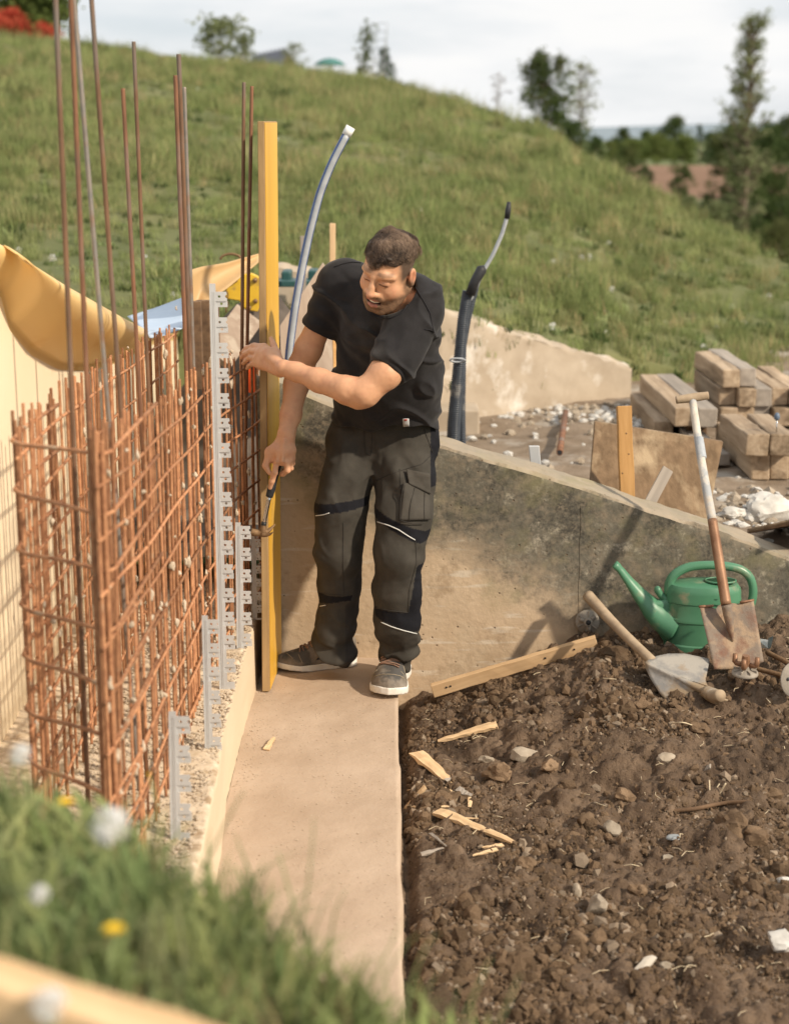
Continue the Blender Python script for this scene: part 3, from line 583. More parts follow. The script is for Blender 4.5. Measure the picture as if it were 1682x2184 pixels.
loft('blue_film_face',[W(272,676,Y=7.0),W(330,658,Y=6.95),W(388,636,Y=6.9)],[W(320,722,Y=6.6),W(352,716,Y=6.6),W(392,700,Y=6.65)],M_bluef,parent=t2,bow=.05)
for a,b_,c_,lb in (((414,642),(420,830),6.55,'leftmost'),((432,640),(438,830),6.62,'middle'),((452,640),(456,830),6.7,'rightmost')):
    o=beam('frame_post',W(*b_,Y=c_),W(*a,Y=c_),.055,.04,M_wooddark,up=(0,1,0)); tag(o,label=lb+' of the dark brown posts behind the tallest toothed strip',cat='post',group='dark formwork posts')
# cluttered ground behind the rods: dark soil heap, boards, hoist
hs=grid('dark_soil_heap',np.linspace(-1.6,.1,60),np.linspace(6.3,8.6,60),lambda X,Y:.35+.84*np.exp(-((X+.60)/.42)**2-((Y-7.75)/.55)**2)*1.0+.025*fbm(X*9,Y*9,0,3),M_darksoil); tag(hs,label='dark soil heap behind the yellow board',cat='soil heap',kind='stuff')
o=beam('tan_plank',W(462,765,Y=7.0),W(530,672,Y=7.3),.14,.03,M_paleconc,up=(0.2,-1,.25)); tag(o,label='pale dusty plank slanting behind the toothed strip',cat='plank')
def panel(name,px4,Ys,th,m,parent=None,**k):
    P_=[W(a,b_,Y=y) for (a,b_),y in zip(px4,Ys)]; n_=len(P_); v=P_+[p+np.array([0,th,0]) for p in P_]; f=[tuple(range(n_)),tuple(range(n_,2*n_))[::-1]]+[(i,i+n_,(i+1)%n_+n_,(i+1)%n_) for i in range(n_)]
    o=mesh(name,v,f,m,parent); bv=o.modifiers.new('b','BEVEL'); bv.width=.003; bv.segments=2; tag(o,**k); return o
M_pan=mat('pinkish_tan_panel',(.27,.20,.15),(.34,.26,.20),scale=5,stretch=(3,3,.4),rough=.8,bump=.1,c3=(.40,.33,.26),s3=4)
o_pl=[q for q in bpy.data.objects if q.name=='tan_plank'][0]; o_pl.data.materials[0]=M_pan
panel('leaning_panel',[(597,694),(688,560),(742,640),(770,815),(600,850)],[7.0,7.3,7.3,7.1,6.9],.03,M_pan,label='pinkish tan formwork panel leaning behind the man by the blue pipe',cat='panel')
panel('orange_board',[(708,705),(722,690),(745,860),(712,850)],[6.7,6.7,6.5,6.5],.03,M_woodo,label='orange stained board seen under the man\'s armpit',cat='board')
o=beam('wooden_stake',W(709,640,Y=8.2),W(709,476,Y=8.2),.028,.028,M_wood,up=(0,1,0)); tag(o,label='upright pale wooden stake left of the man\'s head',cat='stake')
o=beam('wooden_stake',W(647,640,Y=8.4),W(646,503,Y=8.4),.028,.02,M_timberg,up=(0,1,0)); tag(o,label='grey stake half hidden behind the blue pipe',cat='stake')
te=empty('teal_crate',W(640,606,Y=8.6),label='teal plastic crate in the grass behind the blue pipe',cat='crate')
MB().box(W(640,602,Y=8.6),(.32,.2,.03)).build('tray',M_teal,te,bevel=.005); MB().box(W(612,588,Y=8.7),(.05,.18,.06)).box(W(668,586,Y=8.7),(.05,.18,.06)).build('side_wall',M_teal,te,bevel=.01)
hb=empty('chain_hoist',W(520,660,Y=7.55),label='yellow painted steel hoist plate with chain and hook, left of the yellow board',cat='hoist')
cc=W(522,622,Y=7.55); ol=[(-.075,-.03),(-.07,.045),(-.03,.08),(.03,.085),(.07,.06),(.075,-.02),(.05,-.09),(.0,-.08),(-.02,-.04)]
v=[(cc[0]+a*1.15,cc[1]-.02,cc[2]+b_) for a,b_ in ol]+[(cc[0]+a*1.15,cc[1]+.02,cc[2]+b_) for a,b_ in ol]; n_=len(ol)
o=mesh('hoist_plate',v,[tuple(range(n_))[::-1],tuple(range(n_,2*n_))]+[(i,(i+1)%n_,(i+1)%n_+n_,i+n_) for i in range(n_)],M_yhoist,hb); bv=o.modifiers.new('b','BEVEL'); bv.width=.004
for a,b_ in ((-.04,.055),(.05,.055),(.05,-.04),(.02,-.07)): MB().lathe([(.001,-.014),(.009,-.014),(.011,-.004),(.011,0)],(cc[0]+a,cc[1]-.024,cc[2]+b_),8,Matrix.Rotation(math.pi/2,3,'X').inverted()).build('bolt',M_iron,hb,True)
for i in range(7):
    c_=cc+np.array([-.085+.004*(i%2),-.03,.055-.022*i]); ax=i%2; pt=[(c_[0]+(.007*math.cos(a) if ax else 0),c_[1]+(0 if ax else .007*math.cos(a)),c_[2]+.015*math.sin(a)) for a in np.linspace(0,6.283,11)]
    MB().tube(pt,.0028,5).build('chain_link',M_iron,hb,True)
MB().tube([W(470+22*(1-math.cos(a)),553-12*math.sin(a),Y=7.5) for a in np.linspace(0,3.14,12)],.006,7).build('hook_ring',M_iron,hb,True)
o=panel('orange_cover',[(528,776),(555,776),(556,838),(530,838)],[6.6]*4,.02,M_orange,label='bright orange plastic cover glimpsed through the rebar under the hand',cat='cover')
# ---------------- pipes ----------------
bp=empty('blue_pipe',W(616,800,Y=6.5),label='long blue striped pipe bending up to the right with a whitish cut end',cat='pipe')
pl=[(608,880),(617,745),(628,660),(642,580),(660,495),(682,410),(708,345),(738,288)]
P_=[W(a,b_,Y=6.5) for a,b_ in pl]
def resample(P_,n):
    P_=np.array(P_); d=np.r_[0,np.cumsum(np.linalg.norm(np.diff(P_,axis=0),axis=1))]; s=np.linspace(0,d[-1],n)
    o=np.stack([np.interp(s,d,P_[:,c]) for c in range(3)],1); 
    for _ in range(max(2,n//12)): o[1:-1]=(o[:-2]+2*o[1:-1]+o[2:])/4
    return o
R_=resample(P_,60); MB().tube(R_,.0165,14).build('pipe_body',M_bluepipe,bp,True)
MB().tube(R_+np.array([.0022,-.0085,0]),.0115,10).build('grey_stripe',M_greypipe,bp,True)
tip=[W(738,288,Y=6.499),W(748,270,Y=6.499)]; MB().tube([tip[0],(tip[0]+tip[1])/2,tip[1],tip[1]-(tip[1]-tip[0])*.2],[.0185,.0185,.0185,.014],14).build('cut_end',M_white,bp,True)
cd=empty('corrugated_conduit',W(968,938,Y=7.1),label='black corrugated conduit with a thin grey hose sticking out, right of the man',cat='conduit')
pl=[(966,960),(968,900),(974,830),(980,760),(987,680),(997,620)]; R_=resample([W(a,b_,Y=7.1) for a,b_ in pl],230)
MB().tube(R_,[ (.031-.008*i/229)*(1+.07*(1 if i%3==0 else -1)) for i in range(230)],12).build('corrugated_hose',M_conduit,cd,True)
R2=resample([W(a,b_,Y=7.13) for a,b_ in [(985,955),(984,880),(985,800),(986,740),(996,680),(1016,600),(1024,580)]],220)
MB().tube(R2,[.0175*(1+.08*(1 if i%3==0 else -1)) for i in range(220)],10).build('corrugated_hose',M_conduit,cd,True)
R3=resample([W(a,b_,Y=7.1) for a,b_ in [(1002,640),(1030,578),(1050,545),(1070,500),(1081,462)]],40); MB().tube(R3,.0085,8).build('thin_hose',M_greypipe,cd,True)
MB().tube([W(1002,628,Y=7.08),W(1012,600,Y=7.08),W(1027,574,Y=7.08),W(1034,570,Y=7.08)],[.022,.021,.024,.012],10).build('tape_wrap',M_black,cd,True)
MB().tube([W(1081,466,Y=7.1),W(1083,448,Y=7.1),W(1085,430,Y=7.1)],[.0115,.0125,.008],8).build('end_plug',M_black,cd,True)
MB().tube([W(975+16*math.cos(a)*1.0,768+4*math.sin(a),Y=7.05+.02*math.sin(a)) for a in np.linspace(0,6.28,12)],.004,6,False).build('clamp_ring',M_greypipe,cd,True)
# ---------------- timber yard on the terrace ----------------
tg='square timbers stacked on the terrace'
def timber(x,y0,y1,z,w,h,label,m=None,sd=0,grp=tg):
    o=beam('timber_beam',(x,y0,z+h/2),(x+random.uniform(-.02,.02),y1,z+h/2),w,h,m or M_timber,bevel=.007,nseg=7,rough=.0034,seed=sd); tag(o,label=label,cat='beam',group=grp); return o
def xa(px,py,Y): return float(W(px,py,Y=Y)[0])
zT=.36
# stack A (two wide pairs), left
xA=xa(1439,900,8.25)
timber(xA+.055,8.28,9.45,zT+.10,.105,.10,'upper left beam of the low two-beam pile, sunlit side',sd=1)
timber(xA+.165,8.25,9.5,zT+.10,.105,.10,'upper right grey-topped beam of the low two-beam pile',M_timberg,2)
timber(xA-.02,8.45,9.4,zT,.10,.10,'lower left beam of the low two-beam pile',sd=3)
timber(xA+.14,8.38,9.4,zT,.10,.10,'lower right beam of the low two-beam pile, in shade',M_wooddark,4)  # shade on this low beam put into its darker wood
# stack B (three layers), back right
xB=xa(1542,850,8.8); zB=.365
lay=[(.0,'bottom',5),(.105,'middle',5),(.21,'top',2)]; wB=.094
nmB=['leftmost','second','third','fourth','rightmost']
for dz,nm,n_ in lay:
    for j in range(n_):
        x=xB+(-.01 if nm!='top' else 0)+wB*(j+.5)*1.02
        timber(x,8.82+(.03*((j*7+int(dz*50))%3)),9.62+.06*((j*5)%3),zB+dz,wB,.10,f'{nmB[j] if not (nm=="top" and j==1) else "right"} beam in the {nm} layer of the tall rear stack',M_timberg if (j+n_)%4==3 else None,10+j+int(dz*100))
# stack C front right
xC=xa(1602,990,7.42)
for j,nm in enumerate(('leftmost','middle','rightmost')):
    timber(xC+.045+.09*j,7.43+.01*j,8.3-.2*(j==2),zT,.087,.125,f'{nm} beam in the lower layer of the front right stack',None,30+j)
xC2=xa(1593,950,7.3)
for j,nm in enumerate(('left','right')):
    timber(xC2+.06+.11*j,7.36,7.95,zT+.125,.105,.10,f'{nm} beam in the upper layer of the front right stack',None,40+j)
timber(xC-.08,7.75,8.5,zT,.10,.06,'short flat offcut beside the front right stack',M_timberg,50)
# pin with a blue head on the stack
pn=empty('marking_pin',W(1654,925,Y=7.5),label='thin steel pin with a blue grey head stuck in the front right stack',cat='pin')
MB().tube([W(1655,936,Y=7.42),W(1656,890,Y=7.42)],.003,6).build('pin_shaft',M_steel,pn,True); MB().lathe([(.001,0),(.012,.006),(.014,.02),(.009,.034),(.001,.038)],W(1656,897,Y=7.42),10).build('pin_head',mat('blue_grey_cap',(.12,.16,.22),rough=.4,bump=0),pn,True)
# leaning old board + stake in front of it
panel('old_board',[(1256,1050),(1268,899),(1542,942),(1506,1125)],[6.28,6.5,6.5,6.28],.028,M_plyold,label='large muddy old board leaning upright just behind the retaining wall',cat='board')
st_=beam('wooden_stake',W(1337,1075,Y=6.19),W(1330,866,Y=6.26),.056,.04,M_woodo,up=(0,1,0),nseg=5,rough=.0015); tag(st_,label='orange brown stake standing in front of the muddy old board',cat='stake')
for q,(dx,dz) in enumerate(((-.01,.055),(.012,.13),(.0,.21))):
    p=W(1332,1040,Y=6.165); MB().lathe([(.0005,-.004),(.0035,-.004),(.0035,0)],(p[0]+dx,p[1]+.01,p[2]+dz),7,Matrix.Rotation(math.pi/2,3,'X').inverted()).build('nail_head',M_iron,st_,True)
o=beam('grey_lath',W(1384,1075,Y=6.12),W(1424,1000,Y=6.2),.045,.012,M_timberg,up=(.1,-1,.2)); tag(o,label='short grey lath leaning on the muddy old board',cat='lath')
o=panel('metal_bracket',[(1127,951),(1150,951),(1154,1000),(1132,1000)],[6.22]*4,.012,M_zinc,label='small upright grey metal bracket standing behind the wall top',cat='bracket')
rp=empty('rusty_pipe',W(1200,920,z=.38),label='rusty pipe lying on the terrace, open end toward the viewer',cat='pipe')
a=W(1206,878,z=.40); b_=W(1193,965,z=.41); MB().tube([a,b_],.016,14,cap=False).build('pipe_wall',M_rustd,rp,True).modifiers.new('s','SOLIDIFY').thickness=.004
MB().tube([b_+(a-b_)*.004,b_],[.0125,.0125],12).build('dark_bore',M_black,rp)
# plywood lying over wall at right
pw=empty('plywood_sheet',W(1650,1130,Y=6.1),label='plywood sheet lying over the low end of the retaining wall, at the right border',cat='plywood')
c1=W(1593,1128,Y=6.25);c2=W(1760,1092,Y=5.75);c3=W(1900,1085,Y=6.3);c4=W(1700,1112,Y=6.7); n_=4
for q in range(3):
    dz=-.007*q; P4=[c+np.array([0,0,dz]) for c in (c1,c2,c3,c4)]; v=P4+[p-np.array([0,0,.0062]) for p in P4]
    mesh('veneer_layer',v,[(0,1,2,3),(7,6,5,4),(0,4,5,1),(1,5,6,2),(2,6,7,3),(3,7,4,0)],(M_timber,M_plyold,M_wooddark)[q],pw)
# white rubble
def stone(px,py,r,label,m=M_stone,seed=0,sq=(1,.8,.6),z=None,sub=4,rot=0,cat='stone',group=None,amp=.25,facet=7,Y=None,name='stone',bury=.35):
    p=W(px,py,z=.36 if z is None else z) if Y is None else W(px,py,Y=Y)
    if z is None and Y is None: pass
    v_,f_=rock(r,seed,sub,amp,sq,facet); o=mesh(name,v_,[tuple(t) for t in f_],m,None,True,loc=p); es=o.modifiers.new('e','EDGE_SPLIT'); es.split_angle=math.radians(24)
    o.rotation_euler=(0,0,rot); o.location.z+=r*sq[2]*(1-2*bury)*.5; tag(o,label=label,cat=cat,group=group); return o
stone(1640,1098,.105,'largest white rock lying behind the wall, near the plywood',M_whiterock,3,(1.1,.7,.75),rot=.3)
stone(1560,1102,.06,'white broken rock left of the largest white rock',M_whiterock,5,(1.2,.8,.6))
stone(1480,1090,.04,'small pale rubble stone behind the muddy old board',M_whiterock,6)
rub=[]
for s in range(4):
    v_,f_=rock(1,60+s,1,.35,(1,1,.7),4); rub.append(mesh('rubble_bit',v_,[tuple(t) for t in f_],M_whiterock if s<2 else M_stone,link=False))
rg=grid('white_rubble',np.linspace(-.5,3.0,50),np.linspace(6.2,9.6,50),lambda X,Y:zt(X,Y)+.005,None); tag(rg,label='white stone rubble strewn over the terrace soil behind the wall',cat='rubble',kind='stuff')
rv_=np.array([v.co[:] for v in rg.data.vertices]); q1=W(1300,868,z=.36);q2=W(1180,1000,z=.36);q3=W(1590,1085,z=.36)
den=.07+2.0*np.exp(-((rv_[:,0]-q1[0])/.5)**2-((rv_[:,1]-q1[1]+.2)/.45)**2)+1.5*np.exp(-((rv_[:,0]-q2[0])/.35)**2-((rv_[:,1]-6.9)/.25)**2)+1.8*np.exp(-((rv_[:,0]-q3[0])/.45)**2-((rv_[:,1]-6.75)/.4)**2)
fattr(rg,'dens',den); fattr(rg,'size',np.ones(len(rv_))); scatter(rg,rub,260,.008,.034,attr='dens')
# white sleeve in the meadow
sp=empty('white_sleeve',W(897,455,Y=13.5),label='white tube end with a red rim poking out of the meadow',cat='tube')
a=W(885,447,Y=13.5);b_=W(905,460,Y=13.45); MB().tube([a,b_],.035,12).build('sleeve_body',M_white,sp,True); MB().tube([b_,b_+(b_-a)*.15],.037,12).build('red_rim',M_orange,sp,True)
# ---------------- watering can ----------------
cz=.085; CY=5.73
cx0=float(W(1498,1300,Y=CY)[0]); wc=empty('watering_can',(cx0,CY,cz),label='green plastic watering can standing on the earth against the wall',cat='watering can')
s_=.1395; pr=[(.001,0),(.98,0),(1.0,.01),(.99,.03),(.955,.035),(.955,.115),(.985,.118),(.985,.128),(.96,.133),(.96,.185),(.985,.188),(.985,.198),(.975,.203),(.975,.222),(.95,.236),(.88,.250),(.7,.257),(.4,.262),(.001,.264)]
lathe=MB(); lathe.lathe([(r*s_,z) for r,z in pr],(0,0,0),40,None,1,.62); 
def loc_build(b,name,m,parent,T,smooth=True,bevel=0):
    o=b.build(name,m,None,smooth,bevel); o.parent=parent; o.matrix_basis=T; return o
I4=Matrix.Identity(4)
cb_=loc_build(lathe,'can_body',M_green,wc,I4); es=cb_.modifiers.new('e','EDGE_SPLIT'); es.split_angle=math.radians(28)
loc_build(MB().lathe([(.001,.268),(.036,.268),(.042,.266),(.044,.262)],(.055,-.022,0),20,None,1.25,.85),'filling_hole',M_greenshade,wc,I4)  # solid disc; shade inside the can put into its darker green
ring=MB().tube([(.055+.055*math.cos(a),-.022+.038*math.sin(a),.266) for a in np.linspace(0,6.283,25)],.004,6,False); loc_build(ring,'hole_rim',M_green,wc,I4)
def cpt(c,r): return resample(c,r)
hd=[(-.125,0,.205),(-.128,0,.25),(-.11,0,.285),(-.06,0,.312),(.0,0,.318),(.07,0,.316),(.13,0,.304),(.168,0,.275),(.182,0,.225),(.178,0,.175),(.155,0,.13),(.13,0,.115)]
loc_build(MB().tube(cpt(hd,50),[.016-.002*math.sin(i/49*3.14) for i in range(50)],12,flat=1.15),'can_handle',M_green,wc,I4)
spt=[(-.10,0,.10),(-.15,0,.125),(-.185,0,.155),(-.23,0,.205),(-.275,0,.262),(-.305,0,.302),(-.325,0,.322)]
R_=cpt(spt,40); rad=np.interp(np.linspace(0,1,40),[0,.2,.45,.75,.93,.95,1],[.075,.056,.034,.019,.0145,.0165,.016])
loc_build(MB().tube(R_,rad,16,flat=.75),'spout',M_green,wc,I4)
gus=[(-.11,0,.195),(-.135,0,.19),(-.155,0,.17),(-.17,0,.15)]
wp=[(-.09,.008),(-.132,.022),(-.165,.07),(-.21,.135),(-.255,.205),(-.235,.225),(-.185,.185),(-.10,.20)]; wn=len(wp); wb=MB(); wb.add([(a,-.024+.06*min(0,.09+a+.02)*0,z) for a,z in wp]+[(a,.024,z) for a,z in wp],[tuple(range(wn))[::-1],tuple(range(wn,2*wn))]+[(i,(i+1)%wn,(i+1)%wn+wn,i+wn) for i in range(wn)]); loc_build(wb,'spout_web',M_green,wc,I4,True,.016)
loc_build(MB().tube(cpt([(-.125,0,.185),(-.15,0,.20),(-.166,0,.222),(-.170,0,.238)],14),[.016,.015,.014,.0135,.013,.0128,.0126,.0125,.0125,.013,.0135,.013,.011,.006],12),'rose_holder',M_green,wc,I4)
for i in range(9):
    z=.04+.022*i; loc_build(MB().box((.035,-.0865+(0 if .035<z<.11 or z>.135 else .0)-.0002,z),(.018 if i%2 else .012,.0025,.0018)),'scale_mark',M_green,wc,Matrix.Rotation(.0,4,'Z'),False)
# ---------------- spade leaning on the wall ----------------
sp=empty('spade',W(1575,1418,Y=5.40),label='rusty square spade with a long worn handle leaning over the watering can',cat='spade')
A=W(1548,1290,Y=5.46); T_=W(1476,850,Y=5.93); 
def tubeW(a,b_,rs,n=10,k=24,bow=0):
    pts_=[a+(b_-a)*t+np.array([bow*math.sin(math.pi*t),0,0]) for t in np.linspace(0,1,k)]; return MB().tube(pts_,[np.interp(t,np.linspace(0,1,len(rs)),rs) for t in np.linspace(0,1,k)],n)
def lerp(a,b_,t): return a+(b_-a)*t
t1,t2_=.43,.57
tubeW(A,lerp(A,T_,.40),[.0185,.0178,.017]).build('steel_socket',M_handleb,sp,True)
tubeW(lerp(A,T_,.395),T_,[.0165,.0155,.0145,.014],bow=-.004).build('shaft',M_handlew,sp,True)
tubeW(W(1441,853,Y=5.93),W(1510,843,Y=5.93),[.014,.0155,.0165,.0165,.0155,.014],12).build('grip',M_handle,sp,True)
tubeW(lerp(A,T_,.70),lerp(A,T_,.80),[.0162,.0162]).build('tape_band',mat('grey_tape',(.30,.33,.37),(.42,.44,.46),scale=30,rough=.7,bump=.2),sp,True)
bl=[(1492,1293),(1519,1291),(1527,1299),(1538,1293),(1552,1290),(1568,1292),(1578,1284),(1605,1280),(1614,1330),(1627,1411),(1600,1422),(1560,1428),(1523,1427),(1505,1360)]
# blade as a dished grid
def blade_grid(name,TL,TR,BR,BL,m,parent,dish=.01,nx=18,ny=22,th=.0025,topcut=None,botbow=0):
    v=[];f=[]
    nrm=np.cross(TR-TL,BL-TL); nrm/=np.linalg.norm(nrm); nrm=nrm if nrm[1]>0 else -nrm
    for j in range(ny):
        t=j/(ny-1)
        for i in range(nx):
            s=i/(nx-1); p=lerp(lerp(TL,TR,s),lerp(BL,BR,s),t); 
            if topcut: p=p+(BL-TL)*topcut(s)*(1-t)
            p=p+(BL-TL)/np.linalg.norm(BL-TL)*botbow*math.sin(math.pi*s)*t
            p=p+nrm*dish*math.sin(math.pi*s)*(.4+.6*(1-t)); v.append(p)
    for j in range(ny-1):
        for i in range(nx-1): f.append((j*nx+i,j*nx+i+1,(j+1)*nx+i+1,(j+1)*nx+i))
    o=mesh(name,v,f,m,parent,True); md=o.modifiers.new('s','SOLIDIFY'); md.thickness=th; return o
blade_grid('blade',W(1491,1293,Y=5.50),W(1606,1279,Y=5.52),W(1628,1412,Y=5.40),W(1522,1428,Y=5.38),M_spade,sp,dish=.012,topcut=lambda s:.07*math.exp(-((s-.28)/.06)**2)+.03*math.exp(-((s-.72)/.07)**2)-.0,botbow=.008)
tubeW(A,W(1562,1368,Y=5.44),[.018,.017,.013,.003],10,14).build('socket_ridge',M_spade,sp,True)
tubeW(W(1490,1294,Y=5.498),W(1521,1292,Y=5.505),[.005,.005],6,4).build('tread_edge',M_handleb,sp,True)
tubeW(W(1578,1285,Y=5.512),W(1607,1280,Y=5.52),[.005,.005],6,4).build('tread_edge',M_handleb,sp,True)
# ---------------- lying hoe with heart-shaped blade ----------------
he=empty('hoe',W(1450,1500,Y=5.25),label='muddy heart-shaped hoe lying on the earth in front of the watering can',cat='hoe')
tubeW(W(1253,1270,Y=5.78),W(1392,1412,Y=5.42),[.0215,.0195,.018,.0175,.018],12,30,bow=-.006).build('handle',M_handle,he,True)
ho=[(1374,1412),(1400,1399),(1424,1394),(1460,1394),(1512,1405),(1512,1412),(1504,1452),(1510,1466),(1528,1470),(1534,1480),(1520,1494),(1498,1489),(1484,1496),(1460,1503),(1431,1506),(1405,1478),(1386,1447),(1376,1425)]
cen=(1450,1445); ridge=((1374,1412),(1512,1478))
def hY(px,py): return 5.42-.0016*(py-1400)-.0002*(px-1374)
def rdist(px,py): 
    (x0,y0),(x1,y1)=ridge; L=math.hypot(x1-x0,y1-y0); return ((px-x0)*(y1-y0)-(py-y0)*(x1-x0))/L
v=[];f=[]; nr=9; npt=len(ho)*4
ring_=[]
for i in range(len(ho)):
    a=ho[i];b_=ho[(i+1)%len(ho)]
    for t in range(4): ring_.append((a[0]+(b_[0]-a[0])*t/4,a[1]+(b_[1]-a[1])*t/4))
for r_ in range(nr+1):
    k=r_/nr
    for (x,y) in ring_:
        px,py=cen[0]+(x-cen[0])*k,cen[1]+(y-cen[1])*k; d=abs(rdist(px,py)); v.append(W(px,py,Y=hY(px,py)-.030*math.exp(-(d/9)**2)*.4+.0006*d))
for r_ in range(nr):
    for i in range(len(ring_)): j=(i+1)%len(ring_); n_=len(ring_); f.append((r_*n_+i,r_*n_+j,(r_+1)*n_+j,(r_+1)*n_+i))
o=mesh('blade',v,f,M_shovel,he,True); o.modifiers.new('s','SOLIDIFY').thickness=.003
tubeW(W(1377,1414,Y=5.395),W(1512,1479,Y=5.26),[.003,.006,.008,.012,.017],8,20).build('blade_ridge',M_shovel,he,True)
tubeW(W(1500,1474,Y=5.26),W(1534,1490,Y=5.22),[.019,.024,.026,.024],14,8).build('socket',M_shovel,he,True)
tubeW(W(1516,1484,Y=5.235),W(1537,1484,Y=5.19),[.0215,.0215,.0205],14,6).build('handle_stub',M_handle,he,True)
tubeW(W(1530,1492,Y=5.21),W(1552,1494,Y=5.20),[.012,.008,.003],6,5).build('rivet_tongue',M_shovel,he,True)
# ---------------- formwork tie hardware ----------------
def tieplate(loc,R,label,prongs=False):
    t=empty('tie_nut',loc,label=label,cat='tie nut'); T=Matrix.Translation((0,0,0))@R.to_4x4()
    loc_build(MB().lathe([(.010,.034),(.014,.034),(.016,.026),(.017,.014),(.043,.006),(.045,.0),(.045,-.004),(.001,-.004)],(0,0,0),30),'dish',M_cast,t,T)
    for i in range(6 if not prongs else 8):
        a=i*math.pi/(3 if not prongs else 4); loc_build(MB().box((.028*math.cos(a),.028*math.sin(a),.010),(.026,.0045,.012),Matrix.Rotation(a,3,'Z')),'rib',M_cast,t,T,False,.001)
    loc_build(MB().lathe([(.0005,.0335),(.0095,.0335),(.0095,.030)],(0,0,0),14),'bore',M_black,t,T)
    for a in ((0,) if False else ([.3,.3+math.pi*2/3,.3+math.pi*4/3] if not prongs else [0,math.pi*.55,math.pi*1.05])):
        if prongs:
            loc_build(MB().tube([(.01*math.cos(a),.01*math.sin(a),.030),(.032*math.cos(a),.032*math.sin(a),.030),(.038*math.cos(a),.038*math.sin(a),.036),(.038*math.cos(a),.038*math.sin(a),.062)],[.010,.009,.009,.008],8),'wing',M_handleb,t,T)
        else: loc_build(MB().tube([(.012*math.cos(a),.012*math.sin(a),.020),(.036*math.cos(a),.036*math.sin(a),.018)],[.008,.006],8),'wing',M_cast,t,T)
    if prongs: loc_build(MB().lathe([(.001,.064),(.013,.064),(.015,.05),(.016,.03),(.016,.01)],(0,0,0),8),'hub',M_handleb,t,T,False)
    return t
tieplate(W(1252,1326,Y=5.875),Matrix.Rotation(math.radians(80),3,'X')@Matrix.Rotation(.4,3,'Z'),'round cast tie nut fixed flat against the wall above the plank')
tieplate(W(1588,1436,Y=5.30)+np.array([0,0,0]),Matrix.Rotation(math.radians(4),3,'X')@Matrix.Rotation(2.6,3,'Z'),'brown winged tie nut standing on the earth at the foot of the spade',True)
def rod(a,b_,r,label):
    L=float(np.linalg.norm(b_-a)); o=ribbed(L,r,8,.009,.14).build('tie_rod',M_iron,None,True); o.matrix_basis=Matrix.Translation(V(a))@V(b_-a).to_track_quat('Z','X').to_matrix().to_4x4(); tag(o,label=label,cat='steel rod'); return o
rod(W(1635,1391,z=.16),W(1760,1455,z=.14),.0085,'thin ribbed tie rod lying right of the spade, upper of the two')
rod(W(1612,1426,z=.135),W(1690,1447,z=.13),.0085,'dark ribbed tie rod ending at the grey disc, lower of the two')
dk=W(1692,1450,Y=5.2); T=Matrix.Rotation(math.radians(90),3,'Y')@Matrix.Rotation(.2,3,'X')
dd_=empty('anchor_disc',dk,label='grey steel anchor disc standing on edge at the right border',cat='disc'); dd_.rotation_euler=(0,0,.55)
loc_build(MB().lathe([(.001,.003),(.058,.003),(.060,0),(.058,-.003),(.001,-.003)],(0,0,0),36,Matrix.Rotation(math.radians(78),3,'X')),'disc_plate',M_cast,dd_,I4)
loc_build(MB().lathe([(.0005,.0045),(.006,.0045),(.006,.003)],(0,0,0),12,Matrix.Rotation(math.radians(78),3,'X')),'bolt_hole',M_black,dd_,Matrix.Translation((-.03,-.001,.008)))
cl=empty('plastic_clip',W(1632,1375,Y=5.6),label='crumpled grey blue plastic clip lying behind the spade',cat='clip')
panel('clip_plate',[(1612,1362),(1640,1366),(1638,1384),(1618,1382)],[5.62,5.58,5.55,5.6],.006,M_zinc,cl); panel('clip_flange',[(1638,1362),(1649,1357),(1643,1383),(1636,1385)],[5.58,5.5,5.5,5.56],.006,mat('slate_blue_plastic',(.16,.19,.24),(.22,.25,.3),scale=20,rough=.5),cl)
# ---------------- plank, splinters ----------------
pk=beam('nailed_plank',W(921.5,1473,z=-.075),W(1272,1369,z=.105),.02,.052,M_wood,up=(0,-.25,1),nseg=14,rough=.0012,seed=4,bevel=.002); tag(pk,label='long narrow orange plank with nail holes lying on the earth along the wall',cat='plank')
for px,py in ((950,1463),(958,1461),(1148,1402),(1206,1390)):
    p=pk.matrix_basis.inverted()@V(W(px,py+3,Y=5.6)); o=MB().lathe([(.0005,0),(.004,0),(.004,.002)],(0,0,0),7,Matrix.Rotation(math.radians(90),3,'X')).build('nail_hole',M_black,None); o.parent=pk; o.location=(float(W(px,py,Y=5.7)[0]-W(921.5,1473,z=-.075)[0])*1.12,-.0105*(-1 if False else 1),.003)
M_chip=mat('split_wood',(.56,.38,.21),(.70,.51,.31),scale=30,stretch=(.15,3,3),rough=.85,bump=.4,bscale=80,rand=.12,c3=(.36,.25,.15),s3=6,t3=(.6,.8))
def onground(px,py,dz=0.0):
    z=-.1
    for _ in range(4): p=W(px,py,z=z+dz); z=float(zdn(p[0],p[1]))
    return W(px,py,z=z+dz)
